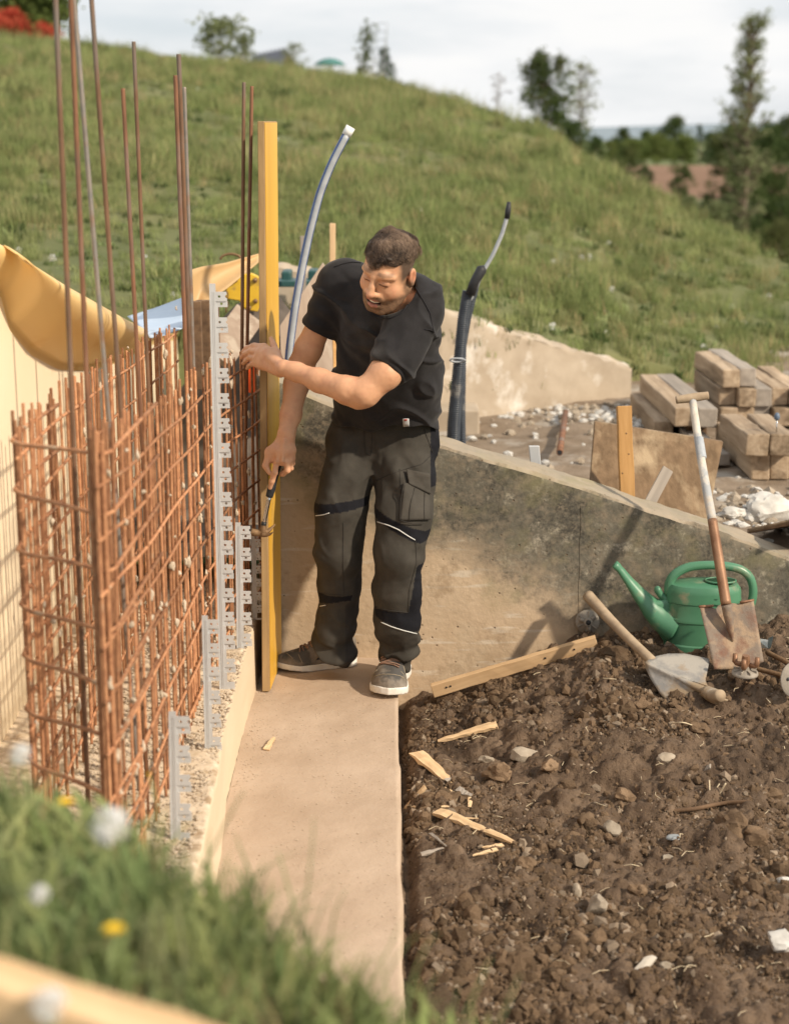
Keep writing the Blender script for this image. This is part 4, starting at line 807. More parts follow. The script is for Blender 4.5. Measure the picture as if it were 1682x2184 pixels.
def chip(x0,y0,x1,y1,wpx,label,m=None,seed=0,th=.4,tip=(1,.25),cat='splinter',group='split wood pieces on the earth beside the slab'):
    a=onground(x0,y0,.012);b_=onground(x1,y1,.010); w=wpx/FPX*float(a[1])*1.65; r=random.Random(seed); R,L=frame(a,b_,(0.1,-.35,1)); n_=9; v=[];f=[]
    for i in range(n_+1):
        t=i/n_; k=lerp(tip[0],tip[1],t)*(1-.12*r.random()); h=w*th*(1-.3*r.random())*(1 if 0<i<n_ else .5)
        off=r.uniform(-.06,.06)*w; x=L*t+ (r.uniform(-.3,.3)*w if i in(0,n_) else 0)
        for (sy_,sz_) in ((-.5,-.5),(.5,-.5),(.5,.5),(-.1,.62),(-.5,.45)): v.append((x,off+sy_*w*k+r.uniform(-.04,.04)*w,sz_*h+r.uniform(-.05,.05)*w))
    for i in range(n_):
        for q in range(5): f.append((i*5+q,(i+1)*5+q,(i+1)*5+(q+1)%5,i*5+(q+1)%5))
    f+=[(0,1,2,3,4),tuple(n_*5+q for q in (4,3,2,1,0))]
    o=mesh('wood_splinter',v,f,m or M_chip); o.matrix_basis=Matrix.Translation(V(a))@R.to_4x4(); tag(o,label=label,cat=cat,group=group); return o
chip(1056,1546,938,1580,15,'ragged pinkish splinter lying alone nearest the plank',seed=1,tip=(1,.3))
chip(890,1607,968,1678,16,'wide wedge of split wood beside the slab, below the lone ragged one',seed=2,tip=(1.5,.7))
chip(930,1730,1094,1797,17,'longest thick splinter in the heap by the slab',seed=3,tip=(1.1,.45))
chip(905,1680,864,1730,9,'pale splinter leaning on the slab edge',seed=4,tip=(.8,1.1))
chip(944,1680,1012,1710,5,'thin reddish sliver between the wedge and the longest splinter',seed=5)
chip(942,1720,998,1727,5,'thin pale sliver just above the longest splinter',seed=6)
chip(872,1685,944,1696,6,'sliver lying flat beside the slab edge under the wedge',seed=7)
chip(983,1745,1020,1746,3.5,'tiny pale sliver right of the longest splinter',seed=8)
chip(917,1777,954,1808,6,'dull sliver below the longest splinter',M_timberg,seed=9)
chip(900,1822,948,1809,8,'grey broken chip near the slab, lowest on the left',M_timberg,seed=10)
chip(1072,1802,1030,1808,7,'small pale chip touching the tip of the longest splinter',seed=11)
chip(1058,1812,1006,1826,7,'small pale chip lowest under the longest splinter',seed=12)
chip(1003,1700,1001,1722,8,'short upright looking chip beside the sliver pile',seed=13,tip=(1,.6))
chip(1517,1632,1489,1653,9,'grey wood chip in the middle of the open earth',M_timberg,seed=14,tip=(1,.7))
chip(977,1685,1006,1702,12,'flat grey flake among the slivers',M_timberg,seed=15,tip=(1,.8))
chip(950,1665,962,1660,7,'tiny grey chip beside the wedge',M_timberg,seed=16)
chip(880,1720,935,1735,5,'straw-coloured sliver left of the longest splinter',seed=17)
chip(568,1600,584,1576,9,'small pale wood chip standing on the slab',seed=18,tip=(1,.4),group=None).location=V(W(568,1598,z=.004))
# ---------------- stones and clods ----------------
SG='stones and clods lying in the brown earth'
def gst(px,py,rp,label,m=M_stone,seed=0,sq=(1,.8,.6),facet=10,amp=.20,rot=0,cat='stone',name='stone',tilt=0):
    p=onground(px,py); r=rp/FPX*float(p[1])*1.03; v_,f_=rock(r,seed,3,amp,sq,facet); o=mesh(name,v_,[tuple(t) for t in f_],m,None,True,loc=p); es=o.modifiers.new('e','EDGE_SPLIT'); es.split_angle=math.radians(22); o.rotation_euler=(0,tilt,rot); o.location.z+=r*sq[2]*.35; tag(o,label=label,cat=cat,group=SG)
gst(1114,1617,35,'largest tan stone, left of the middle of the earth',seed=1,sq=(1.05,.7,.6))
gst(1037,1625,17,'flat grey-brown stone left of the largest tan stone',seed=2)
gst(1422,1621,23,'grey rounded stone under the hoe',seed=3,sq=(1,.7,.5),facet=3,amp=.15)
gst(1306,1774,21,'round tan stone low in the middle',seed=4,sq=(1,.9,.9),facet=5)
gst(1274,1942,34,'large angular brown stone in the lower earth',seed=5,sq=(.8,1,.85),rot=.6)
gst(1230,1908,18,'upright tan stone touching the large angular brown one',seed=6,sq=(.6,.6,1.1),facet=5)
gst(1373,2064,36,'long pale flake stone standing oblique near the bottom',M_whiterock if False else mat('pale_flake_stone',(.42,.37,.31),(.52,.47,.40),scale=20,rough=.85,bump=.4),seed=7,sq=(1.15,.4,.4),rot=.7,tilt=-.3)
gst(1668,2022,38,'bright white rock at the right border near the bottom',M_whiterock,seed=8,sq=(1.1,.8,.75))
gst(1674,1887,20,'pale grey block stone at the right border',M_whiterock,seed=9,sq=(1,.8,.8))
gst(1440,1789,22,'flat bluish grey pebble half buried',mat('bluish_pebble',(.26,.28,.29),(.33,.35,.36),scale=10,rough=.6),seed=10,sq=(1,.6,.3),facet=0,amp=.08)
gst(1356,1784,18,'small pale flat stone right of the round tan stone',M_whiterock,seed=11,sq=(1,.6,.4))
gst(1287,1508,17,'flat grey slab stone below the plank end',seed=12,sq=(1,.6,.35))
gst(1668,1559,16,'bluish grey stone at the right border under the disc',M_stone,seed=13,sq=(1,.7,.5))
gst(1143,1822,12,'small grey stone below the longest splinter',seed=14)
gst(1422,1835,16,'pale pebble near the lower middle',seed=15)
gst(1422,2065,18,'crumbly pale stone right of the pale flake',seed=16)
gst(1258,1666,13,'small buff stone near the centre of the earth',seed=17)
gst(1560,2005,16,'brown oval stone above the white rock',seed=18)
for i,(px,py,rp,lb) in enumerate([(1309,1408,34,'big crumbly clod at the end of the plank'),(1253,1605,30,'brown lumpy clod in the middle'),(1330,1706,25,'round brown clod below the centre'),(1065,1656,30,'flat crumbling clod under the largest tan stone'),(1173,1640,21,'yellowish clod right of the flat crumbling one'),(1565,1772,42,'huge dark clod at the right, partly shaded'),(1610,1790,30,'clod pressed against the huge dark one'),(1232,1500,18,'small clod beside the grey slab stone'),(1231,2005,22,'split pale clod right of the grass'),(1189,2085,20,'low clod above the bottom grass'),(1420,2052,24,'wide clod near the pale flake'),(1250,1755,24,'ochre clod left of the round tan stone'),(1120,1850,24,'damp clod under the splinters'),(1340,1655,18,'gritty clod near the grey rounded stone'),(1600,1475,20,'clod at the right under the tie nut'),(1490,1560,22,'clod right of the hoe'),(1640,1700,26,'clod near the right border, middle height'),(1545,1900,26,'clod in the lower right'),(1360,1905,20,'clod in shade right of the large angular stone'),(1110,2010,18,'clod beside the lower grass blades')]):
    gst(px,py,rp,lb,M_clod,seed=30+i,sq=(1,.8,.65),facet=0,amp=.42,rot=i,cat='clod',name='earth_clod')
M_grit=mat('grit_stone',(.17,.125,.085),(.29,.225,.165),scale=22,rough=.9,bump=.4,rand=.3)
# countless small clods
cl_=[]
for s in range(6):
    v_,f_=rock(1,80+s,2 if s<3 else 1,.45,(1,1,.75),0 if s%2 else 5); cl_.append(mesh('small_clod',v_,[tuple(t) for t in f_],M_clod if s<5 else M_grit,link=False))
sc_=grid('small_clods',np.concatenate([np.linspace(.06,1.7,60),np.linspace(1.75,3,10)]),np.linspace(2.4,5.86,110),lambda X,Y:zdn(X,Y)-.001,None); tag(sc_,label='countless small clods and gravel grains covering the brown earth',cat='clods',kind='stuff')
cvx=np.array([v.co[:] for v in sc_.data.vertices]); fattr(sc_,'dens',np.clip(.45+1.1*fbm(cvx[:,0]*3.5,cvx[:,1]*3.5,3,3),.08,1.6)); fattr(sc_,'size',np.clip(.9+.8*fbm(cvx[:,0]*5,cvx[:,1]*5,9,2),.4,1.8))
scatter(sc_,cl_,11000,.0022,.0092,tilt=3,attr='dens')
s2_=sc_.copy(); s2_.data=sc_.data.copy(); s2_.name='larger_clods'; COL.objects.link(s2_); s2_.modifiers.clear(); tag(s2_,label='countless walnut-sized clods scattered over the brown earth',cat='clods',kind='stuff'); scatter(s2_,[o.copy() for o in cl_],1050,.007,.020,tilt=3,seed=9,attr='dens')
# stalks and roots
def stalk(pts_,r,m,label,name='dry_stalk',cat='stalk',group=None):
    P_=[onground(a,b_,dz) for a,b_,dz in pts_]; o=MB().tube(resample(P_,max(8,len(P_)*4)),r,6).build(name,m,None,True); tag(o,label=label,cat=cat,group=group); return o
M_straw=mat('straw',(.52,.42,.28),(.62,.52,.36),scale=30,rough=.8,bump=0)
stalk([(1516,1721,.0),(1513,1695,.03),(1512,1664,.06)],.0022,M_straw,'left upright of the white forked stalk on the earth')
stalk([(1521,1722,.0),(1531,1698,.03),(1547,1671,.06)],.0024,M_straw,'right upright of the white forked stalk on the earth')
stalk([(1515,1700,.03),(1524,1686,.045),(1534,1672,.06)],.0018,M_straw,'short inner twig of the white forked stalk')
stalk([(1425,1731,.006),(1480,1726,.012),(1540,1713,.012),(1598,1711,.004)],.007,M_wooddark,'dark stick half buried at the right, below the forked stalk',name='stick',cat='stick')
stalk([(1362,1640,.0),(1380,1625,.004),(1383,1600,.02),(1390,1593,.02)],.003,M_wood,'curled orange root beside the grey rounded stone',name='root',cat='root')
stalk([(1385,1535,.004),(1420,1545,.008),(1455,1540,.006),(1490,1552,.004)],.0022,M_straw,'wavy pale root below the hoe',name='root',cat='root')
rr_=random.Random(5)
stv=MB()
for i in range(230):
    x=rr_.uniform(.07,1.7);y=rr_.uniform(2.7,5.8);L=rr_.uniform(.012,.055);a=rr_.uniform(0,6.28); z=float(zdn(x,y))+.006
    stv.tube([(x,y,z),(x+.5*L*math.cos(a),y+.5*L*math.sin(a),z+rr_.uniform(0,.008)),(x+L*math.cos(a+.3),y+L*math.sin(a+.3),z)],rr_.uniform(.0006,.0014),4)
tag(stv.build('straw_litter',M_straw),label='fine straw and root litter strewn over the brown earth',cat='litter',kind='stuff')
# ---------------- the man ----------------
class Field:
    """distance field on a grid, meshed with surface nets"""
    def __init__(s,lo,hi,h):
        s.lo=np.array(lo,float);s.h=h;s.n=np.ceil((np.array(hi)-s.lo)/h).astype(int)+1; s.D=np.full(s.n,.06,np.float32)
    def sub(s,lo,hi):
        a=np.clip(np.floor((lo-s.lo)/s.h).astype(int),0,s.n-1);b=np.clip(np.ceil((hi-s.lo)/s.h).astype(int)+1,1,s.n); sl=tuple(slice(x,y) for x,y in zip(a,b))
        ax=[s.lo[i]+s.h*np.arange(a[i],b[i]) for i in range(3)]; return sl,np.stack(np.meshgrid(*ax,indexing='ij'),-1).astype(np.float32)
    def op(s,lo,hi,fn,k=.01,mode='u'):
        lo=np.array(lo)-.02-k;hi=np.array(hi)+.02+k; sl,P=s.sub(lo,hi)
        if P.size==0: return
        d=fn(P); A=s.D[sl]
        if mode=='u': h=np.clip(.5+.5*(A-d)/k,0,1); s.D[sl]=A*(1-h)+d*h-k*h*(1-h)
        elif mode=='s': h=np.clip(.5-.5*(A+d)/k,0,1); s.D[sl]=A*(1-h)-d*h+k*h*(1-h)
    def cap(s,a,b,ra,rb,k=.012,mode='u',cut=None):
        a=np.array(a,np.float32);b=np.array(b,np.float32);r=max(ra,rb); ab=b-a; L2=float(ab@ab)+1e-9
        def fn(P):
            t=np.clip(((P-a)@ab)/L2,0,1); d=np.linalg.norm(P-a-t[...,None]*ab,axis=-1)-(ra+(rb-ra)*t)
            if cut is not None: d=np.maximum(d,(P-np.array(cut[0],np.float32))@np.array(cut[1],np.float32))
            return d
        s.op(np.minimum(a,b)-r,np.maximum(a,b)+r,fn,k,mode)
    def ell(s,c,r,R=None,k=.012,mode='u',cut=None):
        c=np.array(c,np.float32);r=np.array(r,np.float32);m=float(max(r)); R=np.eye(3) if R is None else np.array(R); R=R.astype(np.float32)
        def fn(P):
            q=(P-c)@R; k0=np.linalg.norm(q/r,axis=-1);k1=np.linalg.norm(q/(r*r),axis=-1)+1e-9; d=k0*(k0-1)/k1
            if cut is not None: d=np.maximum(d,(P-np.array(cut[0],np.float32))@np.array(cut[1],np.float32))
            return d
        s.op(c-m,c+m,fn,k,mode)
    def ecap(s,a,b,ra,rb,lat,k=.02,cuts=()):
        """elliptical tapered column: ra,rb=(lateral,depth) radii"""
        a=np.array(a,np.float32);b=np.array(b,np.float32);ab=b-a;L=float(np.linalg.norm(ab));ax=ab/L; la=[]
        for l in lat: l=np.array(l,np.float32); l=l-ax*(l@ax); la.append(l/np.linalg.norm(l))
        m=max(*ra,*rb)
        def fn(P):
            q=P-a; z=q@ax; t=np.clip(z/L,0,1); l=la[0]*(1-t)[...,None]+la[1]*t[...,None]; l/=np.linalg.norm(l,axis=-1,keepdims=True); w=np.cross(np.broadcast_to(ax,l.shape),l)
            u=(q*l).sum(-1);v=(q*w).sum(-1); rx=ra[0]+(rb[0]-ra[0])*t; ry=ra[1]+(rb[1]-ra[1])*t; e=np.maximum(np.maximum(-z,z-L),0); mm=np.minimum(rx,ry)
            d=(np.sqrt((u/rx)**2+(v/ry)**2+(e/mm)**2)-1)*mm
            for c in cuts: d=np.maximum(d,(P-np.array(c[0],np.float32))@np.array(c[1],np.float32))
            return d
        s.op(np.minimum(a,b)-m,np.maximum(a,b)+m,fn,k)
    def disp(s,fn):
        m=np.abs(s.D)<.03; ii=np.argwhere(m); P=s.lo+ii*s.h; s.D[m]+=fn(P).astype(np.float32)
    def at(s,P):
        q=(np.asarray(P)-s.lo)/s.h; i=np.clip(np.floor(q).astype(int),0,s.n-2); f=np.clip(q-i,0,1); D=s.D; r=0
        for dx in(0,1):
            for dy in(0,1):
                for dz in(0,1): r=r+D[i[...,0]+dx,i[...,1]+dy,i[...,2]+dz]*(f[...,0] if dx else 1-f[...,0])*(f[...,1] if dy else 1-f[...,1])*(f[...,2] if dz else 1-f[...,2])
        return r
    def hit(s,px,py,off=0.0,y0=4.7,y1=6.0):
        a=W(px,py,Y=y0);b=W(px,py,Y=y1); T=np.linspace(0,1,900); P=a+(b-a)*T[:,None]; inb=np.all((P>s.lo)&(P<s.lo+(s.n-1)*s.h),axis=1); d=np.where(inb,s.at(P),1.)
        i=np.argmax(d<off) if (d<off).any() else int(np.argmin(d)); return P[i]
    def nets(s):
        D=s.D; S=D<0; nx,ny,nz=s.n; c=None
        cnt=np.zeros((nx-1,ny-1,nz-1),np.int8)
        for dx in(0,1):
            for dy in(0,1):
                for dz in(0,1): cnt+=S[dx:nx-1+dx,dy:ny-1+dy,dz:nz-1+dz]
        act=(cnt>0)&(cnt<8); ii=np.argwhere(act); idx=np.full(act.shape,-1,np.int32); idx[act]=np.arange(len(ii))
        cor=[(a,b,c_) for a in(0,1) for b in(0,1) for c_ in(0,1)]; d=np.stack([D[ii[:,0]+a,ii[:,1]+b,ii[:,2]+c_] for a,b,c_ in cor],1); acc=np.zeros((len(ii),3));n_=np.zeros(len(ii))
        for i in range(8):
            for j in range(i+1,8):
                if sum(abs(p-q) for p,q in zip(cor[i],cor[j]))!=1: continue
                x=(d[:,i]<0)!=(d[:,j]<0); t=np.where(x,d[:,i]/np.where(x,d[:,i]-d[:,j],1),0)
                ci=np.array(cor[i]);cj=np.array(cor[j]); acc+=np.where(x[:,None],ci+(cj-ci)*t[:,None],0);n_+=x
        v=s.lo+s.h*(ii+acc/np.maximum(n_,1)[:,None]); F=[]
        for axis in range(3):
            o=[slice(1,-1)]*3; o1=[slice(1,-1)]*3; o[axis]=slice(0,-1); o1[axis]=slice(1,None)
            A=S[tuple(o)];B=S[tuple(o1)]; e=np.argwhere(A!=B); off=np.ones(3,int); off[axis]=0; e=e+off; u,w=[(1,2),(2,0),(0,1)][axis]
            def g(du,dw):
                q=e.copy(); q[:,u]-=du; q[:,w]-=dw; return idx[q[:,0],q[:,1],q[:,2]]
            q=np.stack([g(1,1),g(0,1),g(0,0),g(1,0)],1); fl=S[e[:,0],e[:,1],e[:,2]]; q[~fl]=q[~fl][:,::-1]; F.append(q)
        F=np.concatenate(F); F=F[(F>=0).all(1)]; return v,F
def js(px,py,Y): return W(px,py,Y=Y)
man=empty('person',(0.0,5.6,0.0),label='man in black t-shirt and dark work trousers bending to the yellow board, hammer in hand',cat='person')
HM=np.array([[-0.7740450702409375,-0.6319932577366212,-0.03793087675172496],[0.5245662206422316,-0.6066194066762663,-0.5973635204838509],[0.3545201114137638,-0.48228354483559477,0.8010730759325178]]); HO=np.array([0.006,5.20321064,1.513])
_a=math.radians(8); _x,_y=HM[:,0].copy(),HM[:,1].copy(); HM[:,0]=math.cos(_a)*_x+math.sin(_a)*_y; HM[:,1]=math.cos(_a)*_y-math.sin(_a)*_x
_b=math.radians(7); _y,_z=HM[:,1].copy(),HM[:,2].copy(); HM[:,1]=math.cos(_b)*_y+math.sin(_b)*_z; HM[:,2]=math.cos(_b)*_z-math.sin(_b)*_y; HO=HO+np.array([0,0,-.007])
def hd_(x,y,z): return HO+HM@np.array([x,y,z])
def hl(P): return (P-HO)@HM
B=Field((-.56,4.93,.70),(.30,5.70,1.72),.003)
# neck, shoulders and chest under the shirt
nb=js(842,632,5.36); sR=js(716,612,5.47); sL=js(895,668,5.27)
B.cap(hd_(0,-.025,-.03),nb,.056,.064,.03); B.cap(nb,sR,.048,.042,.03); B.cap(nb,sL,.05,.055,.03); B.ell(js(825,720,5.48),(.08,.05,.15),k=.04)
# arms
eR=js(641,782,5.55); wR=js(611,925,5.44); eL=js(778,838,5.13); wL=js(607,786,5.30)
def arm(F,pts,rs,k=.02):
    for i in range(len(pts)-1): F.cap(pts[i],pts[i+1],rs[i],rs[i+1],k)
arm(B,[sR,js(690,672,5.50),js(658,744,5.54),eR,js(632,820,5.53),js(620,885,5.48),wR],[.044,.042,.045,.0425,.041,.034,.028])
arm(B,[sL,js(865,730,5.20),js(822,795,5.14),eL,js(740,832,5.15),js(680,811,5.22),js(632,793,5.28),wL],[.060,.055,.050,.043,.0425,.0365,.029,.028])
B.ell(js(764,856,5.15),(.022,.022,.022),k=.03)
# left hand on the board edge
pw_=js(590,780,5.345); Fh=[((563,741,5.43),(542,738,5.47),(527,743,5.50),(519,750,5.53)),((556,751,5.42),(536,749,5.465),(523,755,5.49),(516,762,5.52)),((551,763,5.42),(534,763,5.46),(524,769,5.49),(519,775,5.52)),((549,775,5.42),(538,776,5.45),(531,781,5.48),(527,786,5.51))]
for i,(m_,p_,d_,t_) in enumerate(Fh):
    r=.0116-.0008*i*(i>1); B.cap(wL if i<2 else js(598,792,5.33),js(*m_),.017,.0145,.014); B.cap(js(*m_),js(*p_),r+.002,r,.006);B.cap(js(*p_),js(*d_),r,r-.001,.004);B.cap(js(*d_),js(*t_),r-.001,r-.003,.004)
B.cap(js(572,752,5.40),js(562,776,5.40),.018,.017,.015)
B.cap(js(597,778,5.34),js(590,752,5.40),.016,.0135,.014);B.cap(js(590,752,5.40),js(583,735,5.44),.0125,.0105,.006);B.cap(js(583,735,5.44),js(578,722,5.455),.0105,.0075,.005)
# right hand on the hammer
for m_,ra in (((584,980,5.42),.015),((600,984,5.405),.0155),((614,984,5.41),.0145),((622,976,5.425),.0135)): B.cap(wR,js(*m_),.021,ra,.016)
B.cap(js(574,962,5.43),js(592,962,5.41),.014,.018,.015); B.cap(js(610,962,5.41),js(622,960,5.42),.018,.014,.015)
hG=js(590,985,5.425)
for ch,r in ((((589,984,5.405),(586,1008,5.395),(580,1026,5.40),(576,1040,5.408)),.0105),(((611,986,5.40),(613,1003,5.40),(604,1010,5.415),(599,1012,5.425)),.0105),(((619,980,5.415),(620,998,5.42),(611,1004,5.44),(604,1003,5.45)),.0098),(((624,972,5.43),(624,988,5.44),(616,994,5.455),(609,992,5.46)),.009)):
    for i in range(3): B.cap(js(*ch[i]),js(*ch[i+1]),r-.0006*i,r-.0006*(i+1)-(.001 if i==2 else 0),.005)
B.cap(js(596,945,5.43),js(575,968,5.42),.017,.0155,.014);B.cap(js(575,968,5.42),js(566,992,5.41),.0135,.0115,.007);B.cap(js(566,994,5.41),js(575,1009,5.405),.0112,.0085,.005)
# tendons
for m_ in ((589,984,5.392),(602,984,5.385)): B.cap(js(606,940,5.405),js(*m_),.003,.0045,.010)
# ---- head in its own frame
def E_(c,r,k=.012,mode='u',R=None):
    RR=HM if R is None else HM@np.array(R); B.ell(hd_(*c),r,RR,k,mode)
def C_(a,b,ra,rb,k=.008,mode='u'): B.cap(hd_(*a),hd_(*b),ra,rb,k,mode)
E_((0,-.008,.042),(.0745,.087,.074),.01); E_((0,.022,-.02),(.067,.070,.082),.03); E_((0,.038,-.070),(.057,.050,.044),.025); C_((-.018,.078,-.106),(.018,.078,-.106),.0145,.0145,.02)
for s in(-1,1):
    C_((s*.060,.000,-.050),(s*.034,.055,-.094),.019,.021,.025); E_((s*.040,.057,-.032),(.025,.024,.022),.025)  # jaw, cheek
    C_((s*.012,.082,.028),(s*.030,.0815,.031),.0075,.0075,.02); C_((s*.030,.0815,.031),(s*.052,.066,.024),.0075,.005,.02)
    E_((s*.031,.098,.006),(.017,.014,.010),.012,'s'); E_((s*.0315,.0745,.0045),(.0155,.0155,.0135),.004)
    C_((s*.018,.0885,.002),(s*.043,.0805,-.001),.0026,.0022,.004) # lashes ridge
    E_((s*.0125,.101,-.034),(.0085,.011,.0085),.005); E_((s*.008,.110,-.043),(.0042,.006,.004),.003,'s')
    C_((s*.022,.088,-.040),(s*.036,.074,-.064),.0065,.004,.012)       # smile cheek roll
    E_((s*.079,-.008,-.004),(.0085,.019,.031),.006,R=[[1,0,s*.0],[0,1,0],[0,0,1]]); E_((s*.087,-.004,.000),(.006,.0105,.019),.004,'s'); E_((s*.080,-.004,-.028),(.007,.008,.009),.005)
C_((0,.090,.018),(0,.104,-.008),.0075,.0085,.012); C_((0,.104,-.008),(0,.114,-.028),.0090,.0125,.008); E_((0,.111,-.031),(.0125,.013,.0105),.006)
E_((0,.084,-.056),(.030,.020,.016),.016); E_((0,.083,-.082),(.026,.018,.012),.014)
C_((-.027,.083,-.057),(-.009,.0985,-.0585),.0032,.0052,.004);C_((.027,.083,-.057),(.009,.0985,-.0585),.0032,.0052,.004);C_((-.009,.0985,-.0585),(.009,.0985,-.0585),.0052,.0052,.004)
C_((-.024,.084,-.070),(0,.0985,-.0805),.0035,.0062,.004);C_((.024,.084,-.070),(0,.0985,-.0805),.0035,.0062,.004)
E_((0,.096,-.0672),(.029,.020,.0085),.003,'s')
E_((0,.108,-.052),(.004,.005,.008),.004,'s')
B.disp(lambda P: .0007*fbm(P[:,0]*60,P[:,1]*60,P[:,2]*60,2))
bv_,bf_=B.nets()
L=hl(bv_); x,y,z=L.T; ax=np.abs(x); head=(np.linalg.norm(L/np.array([.1,.14,.15]),axis=1)<1.15)&(bv_[:,2]>1.3)
sm=lambda a,b,v: np.clip((v-a)/(b-a),0,1)**2*(3-2*np.clip((v-a)/(b-a),0,1))
col=np.tile(np.array([.62,.335,.195]),(len(bv_),1)); nzc=fbm(bv_[:,0]*40,bv_[:,1]*40,bv_[:,2]*40,3)
def blend(m,c,a=1.0):
    global col
    m=(np.clip(m,0,1)*a)[:,None]; col=col*(1-m)+np.array(c)*m
blend(sm(.1,.8,nzc)*.5,(.56,.27,.16))
near=lambda p,r0,r1: 1-sm(r0,r1,np.linalg.norm(L-np.array(p),axis=1))
hm=head.astype(float)
for s in(-1,1):
    blend(hm*near((s*.045,.065,-.030),.008,.03),(.62,.27,.17),.5); blend(hm*near((s*.083,-.006,0),.015,.035),(.64,.24,.14),.6)
blend(hm*near((0,.118,-.03),.004,.022),(.62,.28,.18),.5)
gr=fbm(x*260,y*260,z*260,2)
beard=hm*sm(.012,-.018,z+.055+(.4*(y-.05))*0)*sm(-.03,.0,y)*(1-.85*sm(-.052,-.040,z)*sm(.03,.05,y)*sm(.055,.04,ax)); beard=hm*np.maximum(sm(-.040,-.062,z+.25*np.maximum(0,.045-ax)*(y>.02)*-1)*sm(-.02,.01,y), sm(.050,.060,ax)*sm(.04,.015,y)*sm(-.02,0,y)*sm(.01,-.02,z))
must=hm*sm(.033,.024,ax)*sm(-.062,-.056,z)*sm(-.038,-.046,z)*sm(.07,.08,y)
goat=hm*near((0,.086,-.112),.018,.036)
blend(np.clip(beard*.9+must*.85+goat*.5,0,.92)*(.92+.12*gr),(.12,.075,.047))
blend(hm*sm(.0125,.010,ax*.3+0)*0,(0,0,0))
lipd=np.minimum.reduce([np.abs(z+.0585)+np.maximum(0,ax-.020)*2+np.maximum(0,.092-y)*2,np.abs(z+.0785)+np.maximum(0,ax-.016)*2+np.maximum(0,.090-y)*2])
blend(hm*sm(.0075,.003,lipd),(.50,.19,.14),.8)
inm=hm*(ax<.026)*sm(-.077,-.0745,z)*sm(-.059,-.0615,z)*(y>.06)*(y<.0925); blend(inm,(.05,.015,.012))
bz=.036-.35*np.maximum(0,ax-.036)+.05*ax; br=hm*sm(.0065,.003,np.abs(z-bz-.002))*sm(.008,.014,ax)*sm(.060,.050,ax)*(y>.04); blend(br*(.9+.1*gr),(.22,.13,.08),.7)
ls=hm*sm(.0040,.0018,np.abs(z-.0005+.12*np.maximum(0,ax-.03)))*sm(.014,.019,ax)*sm(.047,.042,ax)*(y>.06); blend(ls,(.03,.015,.01),1.)
blend(hm*near((.031,.085,.004),.010,.022)*.5+hm*near((-.031,.085,.004),.010,.022)*.5,(.42,.20,.13),.6)
# cropped hair on the sides
sidehair=hm*np.clip(sm(.050,.060,ax)*sm(.052,.030,y)*sm(-.020,.012,z)+sm(.0,-.03,y)*sm(-.07,-.03,z)+sm(.058,.070,z)*sm(.09,.06,y),0,1)*(1-hm*near((-.085,-.004,-.010),.020,.028))*(1-hm*near((.085,-.004,-.010),.020,.028)); blend(sidehair*sm(.081,.0775,ax),(.080,.056,.042),.95)
# nails
for p_ in ((576,1043,5.392),(578,718,5.44)): blend(1-sm(.003,.007,np.linalg.norm(bv_-js(*p_),axis=1)),(.68,.42,.32),.8)
M_skin=mat('sun_warmed_skin',(.93,.93,.93),(1,1,1),scale=60,rough=.52,bump=.12,bscale=500,attr='Col',spec=.35,bdist=.001); M_skin.node_tree.nodes['Principled BSDF'].inputs['Subsurface Weight'].default_value=.06; M_skin.node_tree.nodes['Principled BSDF'].inputs['Subsurface Radius'].default_value=(.012,.004,.002)
body=mesh('body',bv_,bf_,M_skin,man,True,col=col)
# teeth
MB().tube([hd_(a*.021,.0955-.010*a*a,-.0655+.002*a*a) for a in np.linspace(-1,1,11)],.0042,8,flat=.9).build('upper_teeth',mat('teeth',(.80,.74,.62),rough=.3,bump=0),man,True)
# ---- hair
M_hair=mat('short_brown_hair',(.028,.018,.012),(.055,.036,.024),scale=90,rough=.55,bump=.6,bscale=260,spec=.4,bdist=.003)
Hf=Field((-.13,5.02,1.38),(.16,5.40,1.74),.0035)
Hf.ell(hd_(0,-.009,.045),(.0765,.091,.0775),HM,.01)
def hairline(L):
    x,y,z=L[:,0],L[:,1],L[:,2]; ax=np.abs(x)
    lim=np.interp(y,[-.12,-.07,-.02,.02,.045,.062,.075,.10],[.030,.050,.062,.066,.066,.066,.072,.068])  # lower limit of the longer hair
    lim=lim+.006*fbm(x*70,y*70,0,2)+sm(.03,.055,y)*(.012*np.exp(-((x+.028)/.012)**2)-.012*np.exp(-((x-.018)/.018)**2)-.008*np.exp(-((x+.055)/.010)**2)); return lim-z
def hfn(P):
    L=hl(P); n_=fbm(L[:,0]*34+4*vn(L[:,0]*12,L[:,1]*12,L[:,2]*12),L[:,1]*34,L[:,2]*34,3); r=.0068*n_+.004*np.abs(vn(L[:,0]*80,L[:,1]*30,L[:,2]*50)); return r-.003*sm(.02,.08,L[:,1])
Hf.disp(hfn)
ii=np.abs(Hf.D)<.058; 
G=np.argwhere(np.ones(Hf.n,bool)); Pg=Hf.lo+G*Hf.h; dl=hairline(hl(Pg)).reshape(Hf.n).astype(np.float32); Hf.D=np.maximum(Hf.D,dl)
hv,hf_=Hf.nets(); hair=mesh('hair',hv,hf_,M_hair,man,True)
